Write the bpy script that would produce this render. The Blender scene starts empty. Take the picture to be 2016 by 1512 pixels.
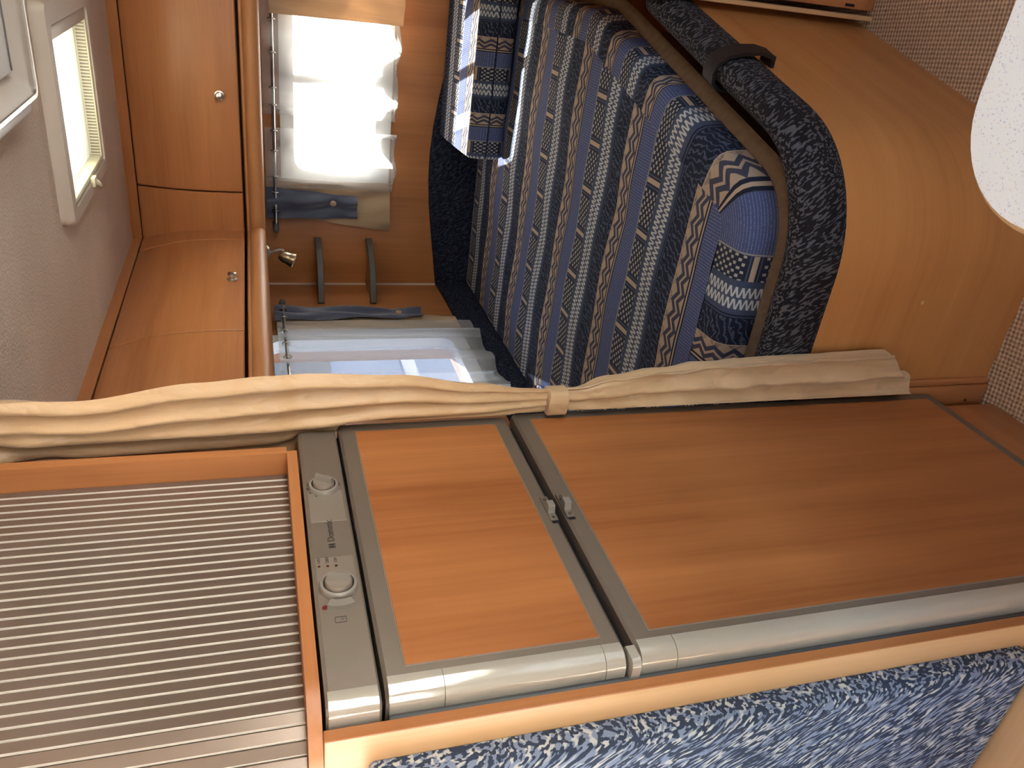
import bpy, bmesh, math, random
from mathutils import Vector, Matrix, Quaternion
random.seed(7)
S = bpy.context.scene
COL = S.collection

# ------------------------------------------------------------------ camera
# The photograph lies on its side: world up points to the left edge of the frame.
R = Matrix(((0.1192, -0.2803, -0.9525), (-0.8705, -0.4909, 0.0355), (-0.4775, 0.8249, -0.3026)))
cam = bpy.data.cameras.new('camera'); camo = bpy.data.objects.new('camera', cam); COL.objects.link(camo)
cam.sensor_width = 36.0; cam.sensor_fit = 'HORIZONTAL'; cam.lens = 36.0 * 1550.5 / 2016.0
cam.clip_start = 0.02; cam.clip_end = 200
right, up, back = Vector(R[0]).normalized(), -Vector(R[1]).normalized(), -Vector(R[2]).normalized()
camo.matrix_world = Matrix(((right.x, up.x, back.x, 0.0), (right.y, up.y, back.y, 0.0), (right.z, up.z, back.z, 1.368), (0, 0, 0, 1)))
S.camera = camo

# ------------------------------------------------------------------ light
S.view_settings.view_transform = 'Standard'; S.view_settings.look = 'None'
S.view_settings.gamma = 1.0; S.view_settings.use_curve_mapping = False
S.view_settings.exposure = 1.12
SKY_STRENGTH = 0.74
SUN_STRENGTH = 25.0
S.cycles.use_adaptive_sampling = True; S.cycles.adaptive_threshold = 0.02; S.cycles.max_bounces = 7; S.cycles.diffuse_bounces = 4; S.cycles.glossy_bounces = 3; S.cycles.transparent_max_bounces = 16; S.cycles.caustics_reflective = False; S.cycles.caustics_refractive = False
world = bpy.data.worlds.new('world'); S.world = world; world.use_nodes = True
wn = world.node_tree; bg = wn.nodes['Background']
sky = wn.nodes.new('ShaderNodeTexSky'); sky.sky_type = 'NISHITA'; sky.sun_disc = False
SUN_DIR = Vector((0.36, -1.0, -1.28)).normalized()          # the way the sunlight travels
sky.sun_elevation = math.asin(-SUN_DIR.z); sky.sun_rotation = math.atan2(-SUN_DIR.x, -SUN_DIR.y)
sky.air_density = 1.0; sky.dust_density = 2.5; sky.ozone_density = 1.0
haze = wn.nodes.new('ShaderNodeMix'); haze.data_type = 'RGBA'; haze.blend_type = 'MULTIPLY'; haze.inputs[0].default_value = 1.0
haze.inputs[7].default_value = (1.0, 0.915, 0.80, 1)          # warm hazy daylight
wn.links.new(sky.outputs[0], haze.inputs[6]); wn.links.new(haze.outputs[2], bg.inputs[0]); bg.inputs[1].default_value = SKY_STRENGTH
sun = bpy.data.lights.new('sun', 'SUN'); sun.energy = SUN_STRENGTH; sun.angle = 0.012; sun.color = (1.0, 0.96, 0.90)
suno = bpy.data.objects.new('sun', sun); COL.objects.link(suno); suno.location = (-2, 8, 9)
suno.rotation_euler = SUN_DIR.to_track_quat('-Z', 'Y').to_euler()

XW, YW, ZC = -1.232, 2.97, 1.753        # left wall, front wall, ceiling
XR, YB = 1.0, -1.5                       # right wall, back wall

def portal(loc, sx, sy, direction):
    l = bpy.data.lights.new('window_portal', 'AREA'); l.shape = 'RECTANGLE'; l.size = sx; l.size_y = sy
    l.cycles.is_portal = True
    o = bpy.data.objects.new('window_portal', l); COL.objects.link(o); o.location = loc
    o.rotation_euler = Vector(direction).to_track_quat('-Z', 'Y').to_euler()
portal((-0.4675, YW + 0.05, 1.085), 0.64, 0.30, (0, -1, 0))
portal((XW - 0.08, 2.255, 1.03), 0.39, 0.62, (1, 0, 0))
portal((XW - 0.08, -0.34, 1.21), 1.40, 0.82, (1, 0, 0))
portal((XR + 0.05, -0.05, 1.12), 2.10, 0.68, (-1, 0, 0))
portal((-0.12, YB - 0.05, 1.14), 1.44, 0.56, (0, 1, 0))
portal((-0.40, 2.02, ZC + 0.16), 0.40, 0.44, (0, 0, -1))

# ------------------------------------------------------------------ material helpers
class NT:
    def __init__(s, name):
        s.m = bpy.data.materials.new(name); s.m.use_nodes = True
        s.t = s.m.node_tree; s.b = s.t.nodes['Principled BSDF']; s.out = s.t.nodes['Material Output']
    def n(s, typ, **kw):
        nd = s.t.nodes.new(typ)
        for k, v in kw.items(): setattr(nd, k, v)
        return nd
    def put(s, sock, v):
        if hasattr(v, 'is_linked') or isinstance(v, bpy.types.NodeSocket): s.t.links.new(v, sock)
        else:
            if isinstance(v, (tuple, list)) and len(v) == 3 and sock.type == 'RGBA': v = (*v, 1)
            sock.default_value = v
    def M(s, op, a, b=None, c=None):
        nd = s.n('ShaderNodeMath', operation=op)
        for i, v in enumerate((a, b, c)):
            if v is not None: s.put(nd.inputs[i], v)
        return nd.outputs[0]
    def mix(s, f, a, b):
        nd = s.n('ShaderNodeMix', data_type='RGBA'); s.put(nd.inputs[0], f); s.put(nd.inputs[6], a); s.put(nd.inputs[7], b)
        return nd.outputs[2]
    def coords(s, kind='Object', scale=(1, 1, 1), rot=(0, 0, 0)):
        tc = s.n('ShaderNodeTexCoord'); mp = s.n('ShaderNodeMapping')
        s.t.links.new(tc.outputs[kind], mp.inputs[0]); mp.inputs['Scale'].default_value = scale; mp.inputs['Rotation'].default_value = rot
        return mp.outputs[0]
    def noise(s, vec, scale, detail=2, rough=0.5):
        nd = s.n('ShaderNodeTexNoise'); s.t.links.new(vec, nd.inputs['Vector']); nd.inputs['Scale'].default_value = scale
        nd.inputs['Detail'].default_value = detail; nd.inputs['Roughness'].default_value = rough
        return nd.outputs['Fac']
    def ramp(s, f, stops):
        nd = s.n('ShaderNodeValToRGB'); s.put(nd.inputs[0], f); e = nd.color_ramp.elements
        while len(e) < len(stops): e.new(0.5)
        for el, (p, c) in zip(e, stops): el.position = p; el.color = (*c, 1)
        return nd.outputs[0]
    def sstep(s, v, a, b):
        nd = s.n('ShaderNodeMapRange', interpolation_type='SMOOTHSTEP'); s.put(nd.inputs[0], v); s.put(nd.inputs[1], a); s.put(nd.inputs[2], b)
        return nd.outputs[0]
    def bump(s, h, strength, dist):
        nd = s.n('ShaderNodeBump'); s.put(nd.inputs['Height'], h); nd.inputs['Strength'].default_value = strength; nd.inputs['Distance'].default_value = dist
        s.t.links.new(nd.outputs[0], s.b.inputs['Normal'])
    def set(s, color=None, rough=None, metal=None, spec=None, coat=None):
        if color is not None: s.put(s.b.inputs['Base Color'], color)
        if rough is not None: s.put(s.b.inputs['Roughness'], rough)
        if metal is not None: s.put(s.b.inputs['Metallic'], metal)
        if spec is not None: s.put(s.b.inputs['Specular IOR Level'], spec)
        if coat is not None: s.put(s.b.inputs['Coat Weight'], coat); s.b.inputs['Coat Roughness'].default_value = 0.12
        return s.m

def lin(r, g, b):
    return tuple(((c / 255 + 0.055) / 1.055) ** 2.4 if c > 10 else c / 255 / 12.92 for c in (r, g, b))

def plain(name, color, rough=0.5, metal=0.0, spec=0.5, coat=None, grain=0.0):
    n = NT(name)
    c = color
    if grain:
        f = n.noise(n.coords(), 60, 3)
        c = n.mix(f, tuple(x * (1 - grain) for x in color), tuple(min(1, x * (1 + grain)) for x in color))
    return n.set(c, rough, metal, spec, coat)

def wood(name, axis, dark=(0.33, 0.116, 0.036), light=(0.52, 0.212, 0.078), rough=0.36, uv=False):
    n = NT(name)
    al, ac = 1.3, 17.0
    sc = {'x': (al, ac, ac), 'y': (ac, al, ac), 'z': (ac, ac, al)}[axis]
    v = n.coords('UV' if uv else 'Object', sc)
    a = n.noise(v, 1.0, 4, 0.55)
    v2 = n.coords('UV' if uv else 'Object', tuple(x * (2.5 if x < 5 else 9) for x in sc))
    b = n.noise(v2, 1.0, 3, 0.6)
    f = n.M('ADD', n.M('MULTIPLY', a, 0.75), n.M('MULTIPLY', b, 0.25))
    mid = tuple((p + q) / 2 for p, q in zip(dark, light))
    c = n.ramp(f, [(0.30, dark), (0.47, mid), (0.56, tuple(0.35 * p + 0.65 * q for p, q in zip(dark, light))), (0.70, light)])
    n.bump(b, 0.05, 0.001)
    return n.set(c, rough, 0, 0.45)

def zebra(name, base, light, along=26.0, across=150.0, warp=0.030, wscale=9.0, th=(0.50, 0.56), alt=None, rough=0.9, bump=0.35):
    """woven zebra strokes: noise stretched along one direction, bent by a slow warp, cut at a threshold"""
    n = NT(name)
    v = n.coords('Object')
    wn_ = n.n('ShaderNodeTexNoise'); n.t.links.new(v, wn_.inputs['Vector']); wn_.inputs['Scale'].default_value = wscale; wn_.inputs['Detail'].default_value = 1
    def vm(op, a, b):
        nd = n.n('ShaderNodeVectorMath', operation=op)
        for k, q in enumerate((a, b)):
            if isinstance(q, bpy.types.NodeSocket): n.t.links.new(q, nd.inputs[k])
            else: nd.inputs[k].default_value = q
        return nd.outputs['Value' if op == 'DOT_PRODUCT' else 'Vector']
    off = vm('MULTIPLY', vm('SUBTRACT', wn_.outputs['Color'], (0.5, 0.5, 0.5)), (warp * 4, warp * 4, warp * 4))
    p = vm('ADD', v, off)
    A = n.M('MULTIPLY', vm('DOT_PRODUCT', p, (0.60, 0.0, -0.80)), along)
    B = n.M('MULTIPLY', vm('DOT_PRODUCT', p, (0.80, 0.0, 0.60)), across)
    C = n.M('MULTIPLY', vm('DOT_PRODUCT', p, (0.0, 1.0, 0.0)), across * 0.75)
    cb_ = n.n('ShaderNodeCombineXYZ'); n.put(cb_.inputs[0], A); n.put(cb_.inputs[1], B); n.put(cb_.inputs[2], C)
    nz = n.noise(cb_.outputs[0], 1.0, 1.5, 0.45)
    f = n.sstep(nz, th[0], th[1])
    lc = light
    if alt is not None: lc = n.mix(n.sstep(n.noise(cb_.outputs[0], 0.55, 1), 0.50, 0.58), light, alt)
    c = n.mix(f, base, lc)
    n.bump(f, bump, 0.002)
    return n.set(c, rough, 0, 0.15)

def pattern(name):
    """Woven bed fabric. UV.x counts stripe repeats, UV.y runs along the stripe in metres."""
    n = NT(name)
    tc = n.n('ShaderNodeTexCoord'); sp = n.n('ShaderNodeSeparateXYZ'); n.t.links.new(tc.outputs['UV'], sp.inputs[0])
    p = n.M('FRACT', sp.outputs[0]); v = sp.outputs[1]
    obj = n.coords('Object'); nz = n.noise(obj, 55, 2); fine = n.noise(obj, 420, 2)
    tri = lambda x, per: n.M('MULTIPLY', n.M('ABSOLUTE', n.M('SUBTRACT', n.M('FRACT', n.M('DIVIDE', x, per)), 0.5)), 2.0)
    def band(a, b): return n.M('MULTIPLY', n.M('GREATER_THAN', p, a), n.M('LESS_THAN', p, b))
    ink, slate, peri = (0.016, 0.018, 0.032), (0.056, 0.070, 0.115), (0.068, 0.083, 0.178)
    beige, cream, greyw = (0.43, 0.315, 0.225), (0.38, 0.34, 0.275), (0.47, 0.465, 0.45)
    col = slate
    # white zigzag pair: p 0 .. 0.16
    q = n.M('DIVIDE', p, 0.16)
    row = n.M('FRACT', n.M('MULTIPLY', q, 2.0))
    jit = n.M('MULTIPLY', n.M('SUBTRACT', nz, 0.5), 0.6)
    z1 = tri(v, 0.0118)
    d = n.M('ABSOLUTE', n.M('SUBTRACT', n.M('ADD', z1, jit), row))
    strokes = n.M('MULTIPLY', n.M('LESS_THAN', d, 0.31), n.M('MULTIPLY', n.M('GREATER_THAN', row, 0.07), n.M('LESS_THAN', row, 0.93)))
    white = n.mix(strokes, (0.075, 0.088, 0.130), greyw)
    col = n.mix(band(0.005, 0.158), col, white)
    # navy wavy: 0.22 .. 0.40
    wv = n.M('SINE', n.M('ADD', n.M('MULTIPLY', v, 420.0), n.M('ADD', n.M('MULTIPLY', p, 60.0), n.M('MULTIPLY', nz, 17.0))))
    navy = n.mix(n.sstep(wv, 0.35, 0.8), ink, (0.066, 0.080, 0.125))
    col = n.mix(band(0.218, 0.402), col, navy)
    col = n.mix(band(0.190, 0.200), col, ink); col = n.mix(band(0.210, 0.218), col, ink)
    # beige zigzag: 0.405 .. 0.55
    t = n.M('DIVIDE', n.M('SUBTRACT', p, 0.405), 0.145)
    zz = n.M('MULTIPLY', tri(v, 0.040), 0.30)
    def zline(c0, h): return n.M('LESS_THAN', n.M('ABSOLUTE', n.M('SUBTRACT', t, n.M('ADD', zz, c0))), h)
    tan = n.mix(n.M('MULTIPLY', n.M('GREATER_THAN', fine, 0.5), n.M('LESS_THAN', t, n.M('SUBTRACT', 0.26, zz))), beige, (0.12, 0.10, 0.10))
    tan = n.mix(n.M('MULTIPLY', fine, 0.35), tan, (0.26, 0.18, 0.12))
    tan = n.mix(n.M('MAXIMUM', zline(0.24, 0.115), zline(0.60, 0.115)), tan, (0.055, 0.055, 0.085))
    col = n.mix(band(0.405, 0.55), col, tan); col = n.mix(band(0.398, 0.405), col, beige)
    col = n.mix(band(0.552, 0.565), col, ink); col = n.mix(band(0.565, 0.578), col, beige); col = n.mix(band(0.578, 0.590), col, ink)
    # periwinkle with fine ticks: 0.593 .. 0.78
    tick = n.M('GREATER_THAN', n.M('SINE', n.M('MULTIPLY', v, 6.2832 / 0.0062)), 0.62)
    per = n.mix(n.M('MULTIPLY', tick, n.sstep(fine, 0.3, 0.6)), peri, (0.17, 0.20, 0.31))
    col = n.mix(band(0.592, 0.78), col, per); col = n.mix(band(0.782, 0.793), col, (0.28, 0.26, 0.26))
    # dotted: 0.795 .. 0.965, a beige bar every 115 mm
    vb = n.M('MULTIPLY', n.M('FRACT', n.M('DIVIDE', n.M('ADD', v, 0.066), 0.115)), 0.115)
    bar = n.M('MULTIPLY', n.M('GREATER_THAN', vb, 0.012), n.M('LESS_THAN', vb, 0.023))
    barl = n.M('MAXIMUM', n.M('MULTIPLY', n.M('GREATER_THAN', vb, 0.005), n.M('LESS_THAN', vb, 0.0075)), n.M('MULTIPLY', n.M('GREATER_THAN', vb, 0.0275), n.M('LESS_THAN', vb, 0.030)))
    dots_zone = n.M('GREATER_THAN', vb, 0.036)
    du = n.M('MULTIPLY', n.M('SUBTRACT', p, 0.795), 0.342)
    ju = n.M('ADD', du, n.M('MULTIPLY', n.M('SUBTRACT', nz, 0.5), 0.006)); jv = n.M('ADD', vb, n.M('MULTIPLY', n.M('SUBTRACT', nz, 0.5), 0.006))
    ci = n.M('FLOOR', n.M('DIVIDE', ju, 0.0088)); cj = n.M('FLOOR', n.M('DIVIDE', jv, 0.0088))
    chk = n.M('LESS_THAN', n.M('MODULO', n.M('ADD', ci, cj), 2.0), 0.5)
    fu = n.M('ABSOLUTE', n.M('SUBTRACT', n.M('FRACT', n.M('DIVIDE', ju, 0.0088)), 0.5)); fv = n.M('ABSOLUTE', n.M('SUBTRACT', n.M('FRACT', n.M('DIVIDE', jv, 0.0088)), 0.5))
    inside = n.M('MULTIPLY', n.M('LESS_THAN', fu, 0.36), n.M('LESS_THAN', fv, 0.38))
    dots = n.mix(n.M('MULTIPLY', n.M('MULTIPLY', chk, inside), dots_zone), (0.024, 0.028, 0.050), cream)
    dots = n.mix(bar, dots, beige); dots = n.mix(barl, dots, (0.09, 0.10, 0.13))
    col = n.mix(band(0.797, 0.963), col, dots)
    n.bump(n.M('ADD', fine, n.M('MULTIPLY', nz, 0.4)), 0.25, 0.0012)
    return n.set(col, 0.88, 0, 0.15)

def cloth(name, color, rough=0.55, sheen=0.3, fold=None, trans=0.0, weave=0.12, crease=False):
    n = NT(name)
    v = n.coords('Object', (140, 140, 9)); f = n.noise(v, 1.0, 3, 0.6); g = n.noise(n.coords('Object'), 9, 2)
    c = n.mix(f, tuple(x * (1 - weave) for x in color), tuple(min(1, x * (1 + weave)) for x in color))
    if crease:
        g1 = n.noise(n.coords('Object', (26, 26, 12)), 1.0, 2, 0.5); g2 = n.noise(n.coords('Object', (55, 55, 30), (0, 0.6, 0)), 1.0, 1, 0.5)
        rdg = lambda q: n.M('ABSOLUTE', n.M('SUBTRACT', q, 0.5))
        n.bump(n.M('ADD', n.M('MULTIPLY', f, 0.02), n.M('ADD', rdg(g1), n.M('MULTIPLY', rdg(g2), 0.35))), 0.45, 0.018)
    else: n.bump(n.M('ADD', n.M('MULTIPLY', f, 0.2), g), 0.18, 0.004)
    n.set(c, rough, 0, 0.35)
    n.b.inputs['Sheen Weight'].default_value = sheen
    if trans > 0:
        tr = n.n('ShaderNodeBsdfTranslucent'); n.put(tr.inputs[0], c)
        mx = n.n('ShaderNodeMixShader'); mx.inputs[0].default_value = trans
        n.t.links.new(n.b.outputs[0], mx.inputs[1]); n.t.links.new(tr.outputs[0], mx.inputs[2]); n.t.links.new(mx.outputs[0], n.out.inputs[0])
    return n.m

def sheer_mat(name, opacity=0.24):
    n = NT(name)
    tr = n.n('ShaderNodeBsdfTransparent'); tl = n.n('ShaderNodeBsdfTranslucent'); df = n.n('ShaderNodeBsdfDiffuse')
    tl.inputs[0].default_value = (0.66, 0.645, 0.62, 1); df.inputs[0].default_value = (0.80, 0.785, 0.76, 1)
    m1 = n.n('ShaderNodeMixShader'); m1.inputs[0].default_value = 0.5
    n.t.links.new(tl.outputs[0], m1.inputs[1]); n.t.links.new(df.outputs[0], m1.inputs[2])
    lw = n.n('ShaderNodeLayerWeight'); lw.inputs[0].default_value = 0.35
    m2 = n.n('ShaderNodeMixShader'); n.put(m2.inputs[0], n.M('ADD', n.M('MULTIPLY', lw.outputs['Facing'], 0.25), opacity))
    n.t.links.new(tr.outputs[0], m2.inputs[1]); n.t.links.new(m1.outputs[0], m2.inputs[2]); n.t.links.new(m2.outputs[0], n.out.inputs[0])
    return n.m

def glass_mat(name, tint=(0.93, 0.96, 0.97)):
    n = NT(name)
    tr = n.n('ShaderNodeBsdfTransparent'); tr.inputs[0].default_value = (*tint, 1)
    gl = n.n('ShaderNodeBsdfGlossy'); gl.inputs['Roughness'].default_value = 0.03
    lw = n.n('ShaderNodeLayerWeight'); lw.inputs[0].default_value = 0.5
    refl = n.M('ADD', n.M('MULTIPLY', n.M('POWER', lw.outputs['Facing'], 4.0), 0.55), 0.03)
    mx = n.n('ShaderNodeMixShader'); n.t.links.new(refl, mx.inputs[0]); n.t.links.new(tr.outputs[0], mx.inputs[1]); n.t.links.new(gl.outputs[0], mx.inputs[2])
    n.t.links.new(mx.outputs[0], n.out.inputs[0])
    return n.m

def carpet_mat():
    n = NT('carpet')
    v = n.coords('Object', (1, 1, 1), (0, 0, math.radians(38)))
    sp = n.n('ShaderNodeSeparateXYZ'); n.t.links.new(v, sp.inputs[0])
    a = n.M('SINE', n.M('MULTIPLY', sp.outputs[0], 6.2832 / 0.0125)); b = n.M('SINE', n.M('MULTIPLY', sp.outputs[1], 6.2832 / 0.0125))
    h = n.M('ADD', n.M('MULTIPLY', n.M('MULTIPLY', a, b), 0.5), 0.5)
    nz = n.noise(v, 160, 3)
    f = n.M('ADD', n.M('MULTIPLY', h, 0.7), n.M('MULTIPLY', nz, 0.35))
    c = n.ramp(f, [(0.15, (0.27, 0.170, 0.105)), (0.5, (0.48, 0.325, 0.215)), (0.9, (0.66, 0.475, 0.335))])
    n.bump(f, 0.8, 0.004)
    return n.set(c, 0.95, 0, 0.1)

def ceiling_mat():
    n = NT('ceiling_fabric')
    v = n.coords('Object'); a = n.noise(v, 190, 3, 0.6); b = n.noise(v, 4, 2)
    sp = n.n('ShaderNodeSeparateXYZ'); n.t.links.new(v, sp.inputs[0])
    f = n.M('ADD', n.M('MULTIPLY', a, 0.6), n.M('MULTIPLY', b, 0.4))
    c = n.ramp(f, [(0.25, (0.54, 0.425, 0.335)), (0.75, (0.77, 0.635, 0.520))])
    n.bump(a, 0.9, 0.004)
    return n.set(c, 0.9, 0, 0.15)

def speckle_mat():
    n = NT('speckled_laminate')
    v = n.coords('Object')
    def sp(scale, th, off):
        vo = n.n('ShaderNodeTexVoronoi'); mp = n.n('ShaderNodeMapping'); mp.inputs['Location'].default_value = off
        n.t.links.new(v, mp.inputs[0]); n.t.links.new(mp.outputs[0], vo.inputs['Vector']); vo.inputs['Scale'].default_value = scale
        nz = n.noise(mp.outputs[0], scale * 0.4, 1)
        return n.M('MULTIPLY', n.M('LESS_THAN', vo.outputs['Distance'], th), n.M('GREATER_THAN', nz, 0.5))
    c = n.mix(sp(300, 0.26, (0, 0, 0)), (0.74, 0.745, 0.75), (0.60, 0.63, 0.72))
    c = n.mix(sp(230, 0.20, (.3, .1, .2)), c, (0.46, 0.50, 0.64)); c = n.mix(sp(290, 0.20, (.7, .4, .1)), c, (0.62, 0.54, 0.50))
    return n.set(c, 0.42, 0, 0.4)

MAT = dict(
    wx=wood('beech_grain_x', 'x'), wy=wood('beech_grain_y', 'y'), wz=wood('beech_grain_z', 'z'),
    wdoor=wood('fridge_beech', 'z', (0.255, 0.078, 0.021), (0.47, 0.178, 0.058), 0.42),
    wbed=wood('bed_beech', 'x', (0.42, 0.158, 0.042), (0.60, 0.272, 0.090), 0.38, uv=True),
    wpale=wood('pale_beech', 'z', (0.58, 0.325, 0.145), (0.74, 0.460, 0.240), 0.4),
    wpalex=wood('pale_beech_x', 'x', (0.58, 0.325, 0.145), (0.74, 0.460, 0.240), 0.35),
    wgapshade=plain('carcass_gap_shade', (0.045, 0.018, 0.008), 0.6, 0, 0.3, grain=0.2),  # carcass coloured dark so the door gaps show as shadow lines
    wmould=plain('moulding_lacquer', (0.44, 0.190, 0.072), 0.46, 0, 0.45, grain=0.06),
    zdark=zebra('zebra_dark', (0.013, 0.011, 0.013), (0.088, 0.084, 0.092), 58, 270, 0.015, 7.0, (0.52, 0.57)),
    znavy=zebra('zebra_navy', (0.009, 0.010, 0.020), (0.036, 0.040, 0.058), 60, 250, 0.015, 8.0, (0.49, 0.58)),
    zblue=zebra('zebra_blue', (0.038, 0.050, 0.082), (0.200, 0.240, 0.340), 62, 310, 0.011, 8.0, (0.48, 0.54), alt=(0.47, 0.47, 0.46)),
    fab=pattern('striped_bed_fabric'),
    felt=plain('beige_border', (0.185, 0.125, 0.082), 0.95, 0, 0.1, grain=0.3),
    taupe=plain('taupe_plastic', (0.180, 0.143, 0.112), 0.42, 0.25, 0.5, grain=0.03),
    taupelit=plain('taupe_gloss_lit', (0.52, 0.48, 0.42), 0.15, 0.35, 0.6),
    taupe2=plain('taupe_light', (0.25, 0.205, 0.168), 0.4, 0.2, 0.5),
    knobg=plain('grey_plastic', (0.27, 0.243, 0.212), 0.32, 0.2, 0.5),
    slat=plain('slat_satin', (0.225, 0.165, 0.130), 0.22, 0.5, 0.5),
    slatglint=plain('slat_edge_glint', (0.50, 0.45, 0.385), 0.35, 0.1, 0.5),
    rubber=plain('black_rubber', (0.012, 0.012, 0.014), 0.6, 0, 0.3),
    gasket=plain('grey_gasket', (0.075, 0.075, 0.078), 0.45, 0, 0.4),
    chrome=plain('brushed_nickel', (0.56, 0.54, 0.50), 0.28, 1.0, 0.5),
    brass=plain('warm_nickel', (0.55, 0.47, 0.34), 0.3, 1.0, 0.5),
    grey=plain('dark_grey_plastic', (0.10, 0.095, 0.088), 0.5, 0, 0.4, grain=0.15),
    cream=plain('cream_plastic', (0.52, 0.44, 0.36), 0.42, 0, 0.4),
    walllight=plain('pale_wallboard', (0.74, 0.68, 0.60), 0.6, 0, 0.3, grain=0.05),
    ivory=plain('ivory_plastic', (0.66, 0.62, 0.46), 0.4, 0, 0.4),
    white=plain('white_plastic', (0.74, 0.73, 0.71), 0.38, 0, 0.4),
    curtain=cloth('beige_satin', (0.575, 0.378, 0.210), 0.34, 0.25, crease=True),
    tan=cloth('tan_satin', (0.64, 0.455, 0.29), 0.5, 0.3, trans=0.35),
    denim=cloth('slate_blue_satin', (0.050, 0.058, 0.105), 0.42, 0.5),
    sheer=sheer_mat('white_sheer'),
    glass=glass_mat('window_glass'), tinted=glass_mat('tinted_acrylic', (0.50, 0.55, 0.62)),
    carpet=carpet_mat(), ceil=ceiling_mat(), speck=speckle_mat(),
    print=plain('dark_print', (0.035, 0.030, 0.028), 0.6),
    red=plain('dark_red_lens', (0.12, 0.012, 0.010), 0.3),
    strap=plain('brown_strap', (0.016, 0.010, 0.008), 0.7, 0, 0.3, grain=0.25),
    ground=plain('pale_gravel', (0.62, 0.60, 0.56), 0.95, 0, 0.1, grain=0.15),
    van=plain('van_paint', (0.20, 0.26, 0.36), 0.35, 0, 0.5),
    putty=plain('white_sealant', (0.52, 0.40, 0.32), 0.6),
)
def gloss_mat():
    n = NT('taupe_gloss_lit'); v = n.coords('Object', (46, 46, 7)); f = n.noise(v, 1.0, 3, 0.6)
    n.bump(f, 0.22, 0.004)
    return n.set((0.52, 0.48, 0.42), 0.10, 0.35, 0.6)  # base colour lightened to carry window light reflected on the door side
MAT['taupelit'] = gloss_mat()
def blind_mat():
    n = NT('cream_blind')
    tl = n.n('ShaderNodeBsdfTranslucent'); tl.inputs[0].default_value = (0.97, 0.94, 0.80, 1)
    df = n.n('ShaderNodeBsdfDiffuse'); df.inputs[0].default_value = (0.80, 0.76, 0.60, 1)
    mx = n.n('ShaderNodeMixShader'); mx.inputs[0].default_value = 0.75
    n.t.links.new(df.outputs[0], mx.inputs[1]); n.t.links.new(tl.outputs[0], mx.inputs[2]); n.t.links.new(mx.outputs[0], n.out.inputs[0])
    return n.m
MAT['blind'] = blind_mat()

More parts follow.
